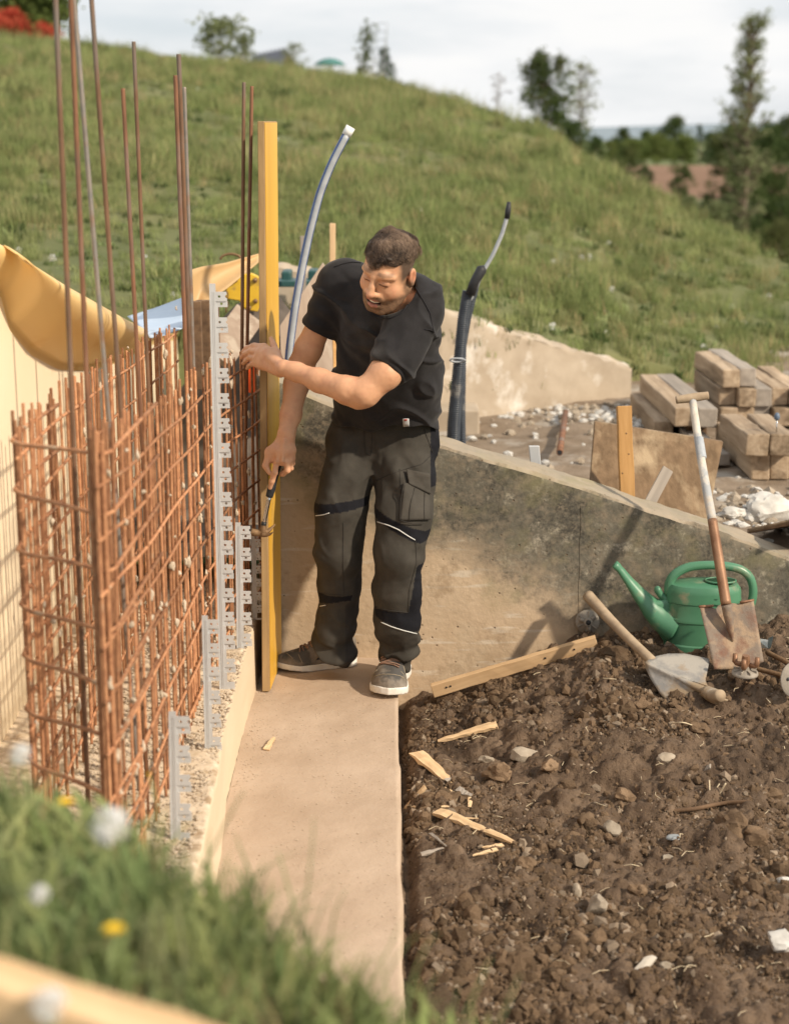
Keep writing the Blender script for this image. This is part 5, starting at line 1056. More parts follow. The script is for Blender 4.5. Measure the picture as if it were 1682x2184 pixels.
# strands lying over it
rs=np.random.RandomState(4); sv=[];sf=[]
nS=15000; th=rs.rand(nS)*6.283; ph=np.arccos(1-rs.rand(nS)*1.2); R3=np.array([.077,.0915,.078])
dirs=np.stack([np.sin(ph)*np.cos(th),np.sin(ph)*np.sin(th),np.cos(ph)],1); base=dirs*R3+np.array([0,-.009,.045])
keep=hairline(base)<.002; base=base[keep]; dirs=dirs[keep]
cf=13
fl=np.stack([1.3*vn(base[:,0]*cf,base[:,1]*cf,1+base[:,2]*cf)-base[:,0]*6, .75+1.0*vn(base[:,0]*cf,base[:,1]*cf,40+base[:,2]*cf), 1.0*vn(base[:,0]*cf,base[:,1]*cf,70+base[:,2]*cf)-.15],1)
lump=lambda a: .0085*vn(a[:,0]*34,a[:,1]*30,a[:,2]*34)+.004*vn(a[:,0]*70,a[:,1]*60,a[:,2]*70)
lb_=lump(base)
fl+=rs.randn(*fl.shape)*.10; highlight_tint=np.clip(.42+55*lb_+rs.randn(len(base))*.16,0,1); sc_h=[]  # lumps lighter, hollows darker: tuft highlights put into the strand colour
for n_,(b_,d_,f_) in enumerate(zip(base,dirs,fl)):
    nrm=d_/R3; nrm/=np.linalg.norm(nrm); t_=f_-nrm*(f_@nrm); t_/=np.linalg.norm(t_)+1e-6; big=n_%6==0; edge_=float(np.clip((.02+float(-hairline(b_[None])[0]))/.03,.35,1)); Ls=rs.uniform(.016,.030)*(.6+.4*edge_); p=b_+nrm*(.0015+max(-.004,lb_[n_])); w=rs.uniform(.0010,.0015) if big else rs.uniform(.0004,.0007); sd_=np.cross(nrm,t_)*w; cu=rs.uniform(-.55,.55); lift=(.006+.007*max(0,float(vn(b_[0]*45,b_[1]*45,b_[2]*45))))*edge_; k=len(sv)
    for q in range(5):
        T=q/4; c=p+t_*Ls*T+nrm*(lift*math.sin(T*2.5)-.004*T*T)+np.cross(nrm,t_)*cu*Ls*T*T; ww=sd_*(1-.85*T*T); sv+= [hd_(*(c-ww)),hd_(*(c+ww))]; sc_h+=[highlight_tint[n_]]*2
    for q in range(4): sf.append((k+2*q,k+2*q+1,k+2*q+3,k+2*q+2))
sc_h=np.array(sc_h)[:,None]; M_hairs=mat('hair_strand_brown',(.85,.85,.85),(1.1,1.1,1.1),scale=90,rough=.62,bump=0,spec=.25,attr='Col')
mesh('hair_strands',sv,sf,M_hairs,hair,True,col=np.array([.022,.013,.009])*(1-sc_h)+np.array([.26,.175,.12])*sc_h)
# ---- t-shirt
lat=np.array([.80,-.56,-.15]); latw=np.array([.96,-.26,0])
S=Field((-.34,4.98,.80),(.33,5.86,1.60),.004)
S.ecap(js(817,915,5.63),js(826,790,5.52),(.193,.130),(.184,.127),(latw,(latw+lat)/2),.03); S.ecap(js(826,800,5.53),js(820,690,5.44),(.186,.128),(.188,.125),((latw+lat)/2,lat),.03)
S.cap(js(826,650,5.42),js(820,700,5.42),.11,.12,.05)
S.cap(js(732,614,5.49),js(882,668,5.31),.078,.078,.05); S.cap(js(838,628,5.38),js(742,596,5.47),.062,.06,.05);S.cap(js(838,628,5.38),js(890,640,5.31),.062,.07,.05)
def pl(p,q): d=np.array(q)-np.array(p); d/=np.linalg.norm(d); return d
hR=js(676,700,5.52); S.cap(js(724,613,5.48),js(669,728,5.54),.075,.067,.035,cut=(hR,pl(sR,js(664,728,5.54))))
hL=js(829,798,5.145); dL=pl(js(880,705,5.23),js(815,812,5.12)); S.cap(js(885,670,5.28),js(848,765,5.18),.080,.070,.035); S.cap(js(868,715,5.22),js(803,828,5.12),.072,.062,.02,cut=(hL,dL))
# bottom hem plane, neck opening
hem=np.array([js(702,871,5.6),js(784,921,5.5),js(932,899,5.6)]); hn=np.cross(hem[1]-hem[0],hem[2]-hem[0]); hn/=np.linalg.norm(hn); hn=-hn if hn[2]>0 else hn
hn=np.array([.0,-.15,-1.]);hn/=np.linalg.norm(hn); hp=js(815,912,5.50)
def shfold(P):
    u=P@lat; v=P[:,2]; w=P@np.array([.45,0,.9])
    d=.016*fbm(u*3.2,v*2.6,1,3)*.5
    a=js(905,700,5.2); q=P-a; r=np.linalg.norm(q[:,[0,2]],axis=1)+.02; an=np.arctan2(q[:,2],q[:,0]); d+= -.0042*np.exp(-((r-.20)/.09)**2)*np.sin(an*9+5*vn(P[:,0]*7,P[:,2]*7))*(.5+.5*vn(P[:,0]*5,P[:,2]*5,3))
    a=js(725,715,5.45); q=P-a; r=np.linalg.norm(q[:,[0,2]],axis=1)+.02; an=np.arctan2(q[:,2],q[:,0]); d+= -.004*np.exp(-((r-.13)/.07)**2)*np.sin(an*8+2+3*vn(P[:,0]*7,P[:,2]*7,5))
    lo_=sm(1.05,.88,P[:,2]); d+= lo_*(-.013)*(1-np.abs(fbm(P[:,0]*5+P[:,2]*3,P[:,2]*11+P[:,0]*4,4,2))*2.2)
    d+= -.011*np.clip(1-np.abs(fbm(P[:,0]*5+P[:,2]*6,P[:,2]*3.5-P[:,0]*3.5,P[:,1]*4,2))*3.4,0,1)**1.5
    return d+.0012*vn(P[:,0]*40,P[:,1]*40,P[:,2]*40)
S.disp(shfold)
G=S.sub(S.lo,S.lo+(S.n-1)*S.h)[1]; hz_=.010*np.sin(G[...,0]*23)+.006*np.sin(G[...,0]*51+1); pd=((G-hp.astype(np.float32))@hn.astype(np.float32))+hz_.astype(np.float32); S.D=np.maximum(S.D,pd); 
# neck opening: cut with an ellipsoid around the neck in the head-ward direction
del G,pd,hz_
S.cap(js(846,640,5.35),hd_(0,-.005,-.075),.066,.085,.01,'s')
tv_,tf2=S.nets(); tcol=np.tile(np.array([.015,.0135,.0145]),(len(tv_),1))
# faded print on the chest
cp=js(788,760,5.3); q=tv_-cp; m_=np.clip(fbm(tv_[:,0]*16,tv_[:,2]*16,3,3)*1.6,0,1)*np.exp(-(q[:,0]/.075)**4-(q[:,2]/.13)**4)*(q[:,1]<.12); tcol=tcol*(1-m_[:,None]*.75)+np.array([.036,.032,.029])*m_[:,None]*.75
M_shirt=mat('black_cotton',(.8,.8,.8),(1.15,1.15,1.15),scale=30,rough=.85,bump=.25,bscale=900,attr='Col',spec=.25,bdist=.001); M_shirt.node_tree.nodes['Principled BSDF'].inputs['Sheen Weight'].default_value=.08
shirt=mesh('t_shirt',tv_,tf2,M_shirt,man,True,col=tcol)
def draw(F,pts,r,name,m,parent,n=40,off=.0015,flat=None,close=False):
    pts=np.array(pts,float); d=np.r_[0,np.cumsum(np.hypot(*np.diff(pts,axis=0).T))]; s=np.linspace(0,d[-1],n); P_=[F.hit(np.interp(a,d,pts[:,0]),np.interp(a,d,pts[:,1]),off) for a in s]
    P_=np.array(P_); P_[1:-1]=(P_[:-2]+P_[1:-1]*2+P_[2:])/4; return MB().tube(P_,r,5).build(name,m,parent,True)
M_seam=mat('black_seam',(.012,.011,.013),rough=.8,bump=0)
draw(S,[(886,612),(893,625),(905,645),(917,668),(921,690),(925,708)],.0022,'shoulder_seam',M_seam,shirt); draw(S,[(925,706),(915,703),(905,702)],.0018,'sleeve_seam',M_seam,shirt,14)
draw(S,[(770,560),(750,558),(730,562),(712,569)],.0022,'shoulder_seam',M_seam,shirt,20)
draw(S,[(771,640),(790,668),(812,680),(835,678),(856,668),(872,645),(880,622)],.0022,'neck_rib',M_seam,shirt,40,.001)
# hem label
def decal(F,quad,name,m,parent,off=.002,nx=8,ny=8,th=.0015):
    q=np.array(quad,float); v=[];f=[]
    for j in range(ny):
        for i in range(nx):
            s,t=i/(nx-1),j/(ny-1); p=(q[0]*(1-s)+q[1]*s)*(1-t)+(q[3]*(1-s)+q[2]*s)*t; v.append(F.hit(p[0],p[1],off))
    for j in range(ny-1):
        for i in range(nx-1): f.append((j*nx+i,j*nx+i+1,(j+1)*nx+i+1,(j+1)*nx+i))
    o=mesh(name,v,f,m,parent,True); md=o.modifiers.new('s','SOLIDIFY'); md.thickness=th; md.offset=0; return o
lab=decal(S,[(858,893),(872,892),(873,909),(860,910)],'hem_label',mat('grey_label',(.42,.42,.42),rough=.8,bump=0),shirt,.003,4,4); decal(S,[(861,894),(868,893.5),(868,897),(861,897.5)],'label_print',mat('red_label',(.35,.06,.05),rough=.8,bump=0),lab,.0045,3,3)
# ---- trousers
T=Field((-.33,5.28,.04),(.34,5.90,.98),.0042)
T.ecap(js(818,890,5.64),js(812,955,5.66),(.172,.118),(.180,.124),(latw,latw),.03)
Rl=[(757,945,5.66,.108),(738,1020,5.60,.092),(725,1090,5.56,.084),(718,1170,5.565,.078),(720,1250,5.61,.069),(716,1310,5.63,.062),(711,1345,5.64,.068),(713,1385,5.65,.072),(722,1400,5.67,.060)]
Ll=[(866,950,5.62,.108),(861,1020,5.56,.098),(862,1095,5.50,.091),(853,1180,5.48,.081),(847,1260,5.505,.077),(846,1320,5.525,.073),(852,1372,5.58,.067),(848,1404,5.62,.062)]
for Lg in (Rl,Ll):
    for i in range(len(Lg)-1): T.cap(js(*Lg[i][:3]),js(*Lg[i+1][:3]),Lg[i][3],Lg[i+1][3],.035 if i<6 else .02)
def trf(P):
    z=P[:,2]; d=.008*fbm(P[:,0]*7,z*3.5,P[:,1]*5,3)
    bot=sm(.26,.13,z); d+= -.0085*bot*np.sin(z*75+9*P[:,0]+5*vn(P[:,0]*9,P[:,1]*9,z*9)); 
    kn=np.exp(-((z-.52)/.13)**2); d+= -.003*kn*np.sin(z*52+16*P[:,0]+3*vn(P[:,0]*7,P[:,1]*7,z*7))
    cr=np.exp(-((z-.78)/.08)**2); d+=-.006*cr*np.sin((z*30)+np.abs(P[:,0]+.02)*60)
    d+= -.0035*np.clip(1-np.abs(fbm(P[:,0]*11+z*5,z*9-P[:,0]*5,P[:,1]*7,2))*3,0,1); return d+.001*vn(P[:,0]*50,P[:,1]*50,z*50)
T.disp(trf)
# hems: cut flat near the ankle
G=T.sub(T.lo,T.lo+(T.n-1)*T.h)[1]; hemz=np.where(G[...,0]<-.06,.070+.85*np.clip(-.20-G[...,0],-.03,.12)+.012*np.sin(G[...,0]*60),.062+.018*np.sin(G[...,0]*45+1)+.8*np.clip(5.58-G[...,1],-.04,.1)); T.D=np.maximum(T.D,(hemz-G[...,2]).astype(np.float32)); del G,hemz
qv,qf=T.nets(); dq=qv-np.array([0,0,HC]); zz_=dq@_F; qx=841+FPX*(dq@_R)/zz_; qz=qv[:,2]; base=np.array([.050,.0445,.037]); blk=np.array([.009,.009,.012]); c_=np.tile(base,(len(qv),1)); right=qv[:,0]<-.045-(.0)*(qz<.8)
def zat(px,py,Y): return float(W(px,py,Y=Y)[2])
def band(mask,x,pa,pb,Y,col_):
    """area between two sloping seams given as (x,z) lines"""
    la=[W(a,b_,Y=Y) for a,b_ in pa]; lb=[W(a,b_,Y=Y) for a,b_ in pb]; ta=np.interp(x,[p[0] for p in la],[p[2] for p in la]); tb=np.interp(x,[p[0] for p in lb],[p[2] for p in lb]); m=mask&(qz<ta)&(qz>tb); c_[m]=col_
X_=qv[:,0]; leg=qz<.78
band(leg&right,X_,[(672,1077),(760,1064)],[(672,1098),(760,1083)],5.50,blk); band(leg&right,X_,[(682,1268),(732,1270)],[(682,1292),(732,1281)],5.55,blk)
band(leg&~right,X_,[(803,1090),(908,1137)],[(805,1112),(889,1158),(905,1160)],5.42,blk); band(leg&~right,X_,[(800,1300),(870,1307),(880,1255),(888,1207),(893,1200)],[(800,1320),(892,1354)],5.45,blk)
c_[(X_>-.15)&(X_<-.045)&(qz<.62)&right&(qv[:,1]>5.55)]=np.array([.04,.036,.033])
sidep=(X_>js(917,930,5.6)[0])&(qz>.74)&(qz<.95); c_[sidep]=blk
M_tr=mat('dark_canvas',(.82,.82,.82),(1.12,1.12,1.12),scale=18,rough=.88,bump=.3,bscale=700,attr='Col',spec=.2,bdist=.0012,c3=None)
tr=mesh('work_trousers',qv,qf,M_tr,man,True,col=c_)
M_pipe=mat('reflective_piping',(.62,.62,.60),rough=.5,bump=0); M_st=mat('trouser_seam',(.035,.031,.027),rough=.9,bump=0)
draw(T,[(673,1100),(690,1098),(702,1094)],.0017,'piping',M_pipe,tr,14); draw(T,[(804,1113),(830,1121),(850,1130),(868,1142),(885,1152)],.0019,'piping',M_pipe,tr,30); draw(T,[(812,1327),(835,1337),(860,1345),(889,1352)],.0019,'piping',M_pipe,tr,24); draw(T,[(682,1293),(694,1291)],.0016,'piping',M_pipe,tr,8)
for pts_ in ([(776,911),(777,950),(779,968),(790,971)],[(791,908),(793,940),(790,971)],[(904,915),(915,945),(922,965)],[(802,1025),(830,1012),(865,1000),(900,990),(918,972)],[(886,1155),(888,1200),(872,1260),(870,1307)],[(800,1297),(835,1303),(870,1307)],[(680,1264),(705,1268),(733,1270)],[(732,1115),(731,1180),(733,1270)],[(852,1000),(855,1060),(851,1110)]): draw(T,pts_,.0013,'seam',M_st,tr,30)
M_pk=mat('dark_canvas_pocket',(.052,.046,.038),(.066,.058,.048),scale=18,rough=.9,bump=.35,bscale=600)
pkt=decal(T,[(861,1030),(916,1040),(917,1108),(853,1110)],'cargo_pocket',M_pk,tr,.008,16,18,.006)
for p_ in ([(884,1040),(875,1075),(872,1108)],[(906,1042),(904,1080),(905,1110)],[(861,1030),(854,1070),(853,1109)],[(853,1110),(880,1117),(905,1116)]): draw(T,p_,.0016,'pocket_seam',M_st,pkt,20,.012)
fl_=decal(T,[(866,1001),(916,1010),(918,1054),(872,1032)],'pocket_flap',M_pk,pkt,.014,14,10,.004)
# ---- shoes
M_up=mat('grey_brown_suede',(.15,.125,.10),(.24,.205,.17),scale=25,rough=.9,bump=.35,bscale=240,c3=(.08,.075,.07),s3=9,t3=(.55,.62)); M_sole=mat('white_rubber_sole',(.66,.62,.55),(.76,.73,.68),scale=30,rough=.6,bump=.1,c3=(.42,.33,.22),s3=14,t3=(.62,.75)); M_lace=mat('brown_laces',(.24,.14,.095),(.32,.20,.145),scale=60,rough=.9,bump=.4,bscale=500); M_stitch=mat('tan_stitching',(.30,.25,.18),rough=.9,bump=0); M_navy=mat('dark_navy_panel',(.018,.024,.034),rough=.7,bump=.1)
def shoe(heel,toe,label,mir=1,wide=1.,tall=1.):
    d=np.array(toe)-np.array(heel); L=float(np.linalg.norm(d[:2])); an=math.atan2(d[1],d[0]); k=L/.275
    root=empty('shoe',(0,0,0)); root.parent=man; root.matrix_parent_inverse=man.matrix_basis.inverted(); root.matrix_basis=Matrix.Translation((heel[0],heel[1],.002))@Matrix.Rotation(an,4,'Z')@Matrix.Diagonal((k,k*wide,k*tall,1)); tag(root,label=label)
    F=Field((-.03,-.075,-.01),(.30,.075,.17),.0028)
    tx_=np.linspace(-.03,.31,341)
    def smt(xs,ys,w=13):
        t=np.interp(tx_,xs,ys); kk=np.hanning(w); kk/=kk.sum(); return np.convolve(np.pad(t,w//2,'edge'),kk,'valid')
    T_hw=smt([-.01,.0,.02,.06,.11,.16,.20,.235,.262,.275,.285],[.0,.022,.033,.034,.034,.043,.048,.046,.034,.02,.0],17); T_cy=smt([0,.1,.2,.275],[0,.004,-.002,-.012]); T_zt=smt([0,.1,.2,.275],[.028,.022,.022,.034],25); T_zb=smt([0,.17,.275],[0.,0.,.014],25); T_h=smt([0,.03,.09,.115,.15,.19,.225,.26,.275],[.098,.098,.112,.112,.090,.072,.062,.055,.045],25)
    def foot(P,g):
        x,y=P[...,0],P[...,1]; hw=np.interp(x,tx_,T_hw); cy=np.interp(x,tx_,T_cy)*mir
        e=np.maximum(np.maximum(-x,x-.275),0); return (np.abs(y-cy)-(hw-g))*.92+e*.8
    def sole(P): 
        z=P[...,2]; zt_=np.interp(P[...,0],tx_,T_zt); zb_=np.interp(P[...,0],tx_,T_zb); return np.maximum(foot(P,0),np.maximum(zb_-z,z-zt_))
    def upper(P):
        x,y,z=P[...,0],P[...,1],P[...,2]; h=np.interp(x,tx_,T_h); tap=np.clip(z-.03,0,.1)*np.interp(x,[0,.1,.2,.27],[.10,.12,.38,.55]); a=foot(P,.003)+tap; b=(z-h); c=np.maximum(a,b); 
        kk=.022; hh=np.clip(.5+.5*(a-b)/kk,0,1); c=a*hh+b*(1-hh)+kk*hh*(1-hh); c=c+.0012*fbm(x*60,y*60,z*60,2)-.0*x; return np.maximum(c,.018-z)
    lo=np.array([-.02,-.06,-.005]);hi=np.array([.29,.06,.15])
    F.op(lo,hi,upper,.001); uv,uf=F.nets()
    up_=mesh('upper',uv,uf,M_up,None,True); up_.parent=root
    F2=Field((-.03,-.075,-.01),(.30,.075,.06),.0028); F2.op(lo,hi*np.array([1,1,.3]),sole,.001); v2,f2=F2.nets(); so_=mesh('sole',v2,f2,M_sole,None,True); so_.parent=root
    def top(x,y):
        zs=np.linspace(.14,.02,160); P=np.stack([np.full(160,x),np.full(160,y),zs],-1); dd=F.at(P); i=np.argmax(dd<.0005); return (x,y,zs[i])
    def side(x,z,sgn):
        ys=np.linspace(.065,0,140)*sgn; P=np.stack([np.full(140,x),ys,np.full(140,z)],-1); dd=F.at(P); i=np.argmax(dd<.0006); return (x,ys[i],z)
    for i in range(6):
        x=.114+i*.0145; w=.021+.0008*i; c0=np.interp(x,[0,.1,.2,.275],[0,.004,-.002,-.012])*mir
        for dr in (0,.013):
            pts_=[(lambda p:(p[0],p[1],p[2]+.0035))(top(x+dr*((y_/w+1)/2 if i%2 else (1-y_/w)/2),c0+y_)) for y_ in np.linspace(-w,w,9)]
            o=MB().tube(pts_,.0029,6,flat=.6).build('lace',M_lace,None,True); o.parent=up_
    for sgn in (-1,1):
        for a,b_ in (((.10,.085),(.155,.035)),((.075,.088),(.125,.034)),((.205,.06),(.195,.032)),((.055,.09),(.045,.032))):
            pts_=[side(a[0]+(b_[0]-a[0])*t,a[1]+(b_[1]-a[1])*t,sgn) for t in np.linspace(0,1,12)]; o=MB().tube(pts_,.0011,5).build('stitch_line',M_stitch,None,True); o.parent=up_
        v=[];f=[]
        for t in np.linspace(0,1,8):
            for q in np.linspace(0,1,4): 
                xx=.082+.048*t+.016*q; zz=.084-.046*t; v.append(side(xx,zz,sgn))
        for t in range(7):
            for q in range(3): f.append((t*4+q,t*4+q+1,(t+1)*4+q+1,(t+1)*4+q))
        o=mesh('side_stripe',[(a,b_+.0006*sgn,c) for a,b_,c in v],f,M_navy,None,True); o.parent=up_; o.modifiers.new('s','SOLIDIFY').thickness=.0016
    pts_=[(lambda p:(p[0],p[1],p[2]+.0008))(top(.222+.018*(1-(y_/.04)**2),y_-.006*mir)) for y_ in np.linspace(-.036,.036,18)]; o=MB().tube(pts_,.0012,5).build('toe_seam',M_stitch,None,True); o.parent=up_
    return root
shoe(W(757,1420,z=0)+np.array([0,.02,0]),W(590,1432,z=0)+np.array([0,-.0,0]),'grey brown sneaker pointing at the yellow board',1)
shoe(np.array([.045,5.73,0]),W(818,1493,z=0),'grey brown sneaker pointing at the viewer',-1,1.28,1.16)
# ---- hammer in the right hand
hm_=empty('hammer',W(562,1120,Y=5.44),label='claw hammer with black grip and steel shaft in the man\'s right hand',cat='hammer')
tubeW(W(597,972,Y=5.445),W(574,1060,Y=5.43),[.012,.0135,.013,.0128,.0145,.0125],12,20).build('grip',M_black,hm_,True)
tubeW(W(575,1056,Y=5.43),W(562.5,1118,Y=5.44),[.0078,.0078],12,6).build('shaft',M_steel,hm_,True)
tubeW(W(563.5,1113,Y=5.44),W(561,1124,Y=5.44),[.0092,.0092],12,3).build('collar',M_black,hm_,True)
h_=empty('hammer_head',(0,0,0)); h_.parent=hm_; h_.matrix_parent_inverse=hm_.matrix_basis.inverted()
def hb_(pts_,rs,fl,nm):
    o=MB().tube(resample([W(a,b_,Y=c) for a,b_,c in pts_],16),[np.interp(t,np.linspace(0,1,len(rs)),rs) for t in np.linspace(0,1,16)],10,flat=fl).build(nm,M_iron,None,True); o.parent=h_; return o
for o in (hb_([(535,1134,5.44),(542,1136,5.44),(552,1137,5.44),(562,1135,5.44),(570,1134,5.44)],[.0125,.013,.0115,.013,.011],1,'striking_face'),hb_([(560,1136,5.445),(570,1134,5.45),(580,1125,5.455),(587,1118,5.46)],[.012,.009,.0055,.002],.8,'claw'),hb_([(560,1139,5.435),(569,1141,5.43),(577,1139,5.425),(582,1135,5.42)],[.012,.008,.005,.002],.8,'claw'),hb_([(561,1120,5.44),(561,1128,5.44),(560,1136,5.44)],[.010,.0125,.0135],1,'eye')):
    pass
# ---------------- trees, shrubs and buildings beyond ----------------
def leafmesh(name,centers,n,spread,size,m,parent=None,seed=0,flat=1.,droop=0,**k):
    rs=np.random.RandomState(seed); C=np.repeat(np.array(centers),n,axis=0); sp=np.repeat(np.array(spread)*np.ones(len(centers)),n)[:,None]; P=C+rs.randn(len(C),3)*sp*np.array([1,1,flat]); P[:,2]-=droop*np.abs(rs.randn(len(C)))*sp[:,0]
    a=rs.randn(len(C),3); a/=np.linalg.norm(a,axis=1)[:,None]; b=np.cross(a,rs.randn(len(C),3)); b/=np.linalg.norm(b,axis=1)[:,None]; s=size*rs.uniform(.5,1.2,(len(C),1))
    v=np.stack([P-a*s,P+b*s*.6,P+a*s,P-b*s*.6],1).reshape(-1,3); f=np.arange(len(v)).reshape(-1,4); o=mesh(name,v,f,m,parent); tag(o,**k); return o
def tree(px,pyb,pyt,Y,wpx,label,m,kind='round',seed=0,nl=60,trunk=True,name='tree',cat='tree',group=None,lsize=None,gap=.5,bot=.25,nb=46,fill=1.):
    b=W(px,pyb,Y=Y); t=W(px,pyt,Y=Y); H=float(t[2]-b[2]); wd_=wpx/FPX*Y*1.0; r=random.Random(seed); root=empty(name,b,label=label,cat=cat,group=group); tb=MB(); cs=[]
    tr_pts=[b+np.array([0,0,-.5])]+[b+np.array([r.uniform(-.02,.02)*H*k_/4,r.uniform(-.02,.02)*H,H*(k_+1)/5*.97]) for k_ in range(5)]
    tb.tube(resample(tr_pts,14),[max(.01,H*.017*(1-.93*i/13)) for i in range(14)],6)
    for i in range(nb):
        u=bot+(1-bot)*(i+r.random())/nb; base=b+np.array([0,0,H*u*.95])
        if kind=='round': pr=math.sqrt(max(0,1-((u-bot)/(1-bot)*2-1)**2*.85))
        elif kind=='cone': pr=(1-(u-bot)/(1-bot))*.95+.08
        elif kind=='column': pr=.55+.45*math.sin(math.pi*min(1,(u-bot)/(1-bot)*1.15))*(1-.6*((u-bot)/(1-bot))**3)
        elif kind=='bush': pr=math.sqrt(max(0,1-((u-bot)/(1-bot))**2))
        L=wd_/2*pr*r.uniform(.45,1.08); a=r.uniform(0,6.283); up_=.35 if kind not in('cone','column') else (-.05 if kind=='cone' else 1.3); e=base+np.array([math.cos(a)*L,math.sin(a)*L,L*up_*r.uniform(.3,1.4)])
        mid=(base+e)/2+np.array([0,0,L*.08]); tb.tube([base,mid,e],[H*.005,H*.0035,H*.0015],4)
        if kind!='cone':
            for _ in range(2):
                e2=mid+np.array([r.uniform(-1,1),r.uniform(-1,1),r.uniform(-.1,.9)])*L*.5; tb.tube([mid,e2],[H*.0025,H*.001],3); 
                if r.random()<fill: cs.append(e2)
        if r.random()<fill: cs+=[e,(mid+e)/2]
    tb.build('trunk',M_bark,root)
    leafmesh('crown',cs,nl,wd_*.055*(1+gap*0),lsize or wd_*.02,m,root,seed,.8)
    return root
TG='trees standing beyond the meadow'
tree(1578,600,28,60,112,'tall slender sparse birch-like tree, highest of the right side',M_leafg,'column',1,17,nb=130,bot=.12,lsize=.06,group=TG,gap=1,fill=.85)
tree(1550,600,262,64,125,'dense dark green tree left of the tall slender tree',M_leafd,'round',2,90,group=TG,bot=.05,nb=70)
tree(1625,620,268,66,150,'dense olive tree right of the tall slender tree',M_leafd,'round',3,90,group=TG,bot=.05,nb=70)
tree(1690,560,240,85,120,'dark tree cut by the right border',M_leafd,'round',4,80,group=TG,bot=.05,nb=60)
tree(1452,450,352,72,60,'small dark bush tree standing before the ploughed field',M_leafd,'round',5,70,group=TG,bot=.02,nb=40)
tree(1160,330,112,46,125,'bushy half-leaved tree rising behind the meadow crest',M_leafd,'round',6,30,group=TG,bot=.12,nb=70,lsize=.05,fill=.75)
tree(1235,340,130,50,100,'thin open tree right of the bushy crest tree',M_leafg,'round',7,7,group=TG,bot=.2,nb=60,lsize=.045,fill=.5)
tree(1062,300,150,48,55,'bare thin sapling left of the bushy crest tree',M_bark,'round',8,2,group=TG,bot=.25,nb=30,lsize=.04,fill=.3)
for i,(x,b_,t,Y,w,kd,lb) in enumerate([(1212,330,262,44,95,'bush','low olive bush at the foot of the thin open tree'),(1330,420,312,62,90,'bush','long olive bush where the meadow crest drops'),(1270,380,290,58,70,'bush','small olive bush under the bluish horizon'),(1372,440,352,66,50,'bush','olive bush left of the ploughed field'),(1520,520,432,26,90,'bush','pale blossoming bush on the right meadow crest'),(1660,600,470,34,110,'bush','large low green bush at the right border'),(1612,590,455,40,70,'bush','dark low bush below the tall slender tree'),(1470,480,418,30,60,'bush','pale grey shrub on the crest below the field')]):
    tree(x,b_,t,Y,w,lb,M_leafg if 'pale' in lb else M_leafd,kd,20+i,60,name='bush',cat='bush',group='bushes along the meadow crest',bot=.03,nb=34)
DL=['far dark tree at the left end of the distant row, by the bluish hills','second far dark tree from the left in the distant row','highest rounded crown of the distant tree row','dark fir-like tree right of the highest rounded crown','small far dark tree right of the fir-like one','pale green tree below the highest rounded crown','pale green tree near the left end of the distant row','pale green tree below the fir-like one','lowest far dark tree beside the meadow crest','far dark tree right of the tall slender tree','tiny pale green tree at the very left of the distant row','far dark tree hidden at the right border','far dark tree behind the dense tree left of the slender one','far dark tree just behind the tall slender tree']
k_=0
for x,t,w,mm,Y in [(1330,272,60,M_leafd,260),(1378,278,60,M_leafd,250),(1432,248,90,M_leafd,255),(1490,262,50,M_pine,240),(1515,282,60,M_leafd,250),(1400,290,80,M_leaf,200),(1350,300,70,M_leaf,210),(1455,292,80,M_leaf,205),(1310,292,50,M_leafd,230),(1660,262,70,M_leafd,245),(1300,300,40,M_leaf,215),(1720,262,70,M_leafd,245),(1560,270,60,M_leafd,250),(1600,275,60,M_leafd,240)]:
    k_+=1; tree(x,352,t,Y,w,DL[k_-1],mm,'bush' if mm!=M_pine else 'cone',50+k_,70,name='distant_tree',cat='tree',group='distant tree row behind the ploughed field',bot=.02,nb=34)
# left part of the crest
tree(60,130,-70,49,175,'leafy green tree at the upper left corner',M_leaf,'round',90,60,group=TG,bot=.15,nb=70,lsize=.09)
tree(22,80,28,44,90,'bright red flowering shrub at the upper left corner',M_red,'bush',91,80,name='flowering_shrub',cat='shrub',bot=.03,nb=34)
tree(98,92,52,43.5,70,'low red and orange shrub on the crest by the leftmost rods',M_red,'bush',92,50,name='flowering_shrub',cat='shrub',bot=.03,nb=26)
tree(152,100,52,43,36,'tiny green shrub between the tall rods on the crest',M_leaf,'bush',93,30,name='shrub',cat='shrub',bot=.05,nb=18)
tree(470,140,48,42,150,'sparse sapling with reaching branches on the left crest',M_leafg,'bush',94,16,name='sapling',cat='sapling',bot=.1,nb=36,lsize=.06,fill=.6)
tree(520,145,72,41.5,60,'leafy shrub left of the slate roof',M_leafg,'bush',95,36,name='shrub',cat='shrub',bot=.05,nb=24)
tree(628,160,92,41.5,70,'leafy shrub right of the slate roof',M_leafg,'bush',96,30,name='shrub',cat='shrub',bot=.05,nb=26,fill=.7)
tree(820,185,98,40,66,'dark young pine beside the wire trellis',M_pine,'cone',97,60,name='young_pine',cat='pine',bot=.02,nb=50)
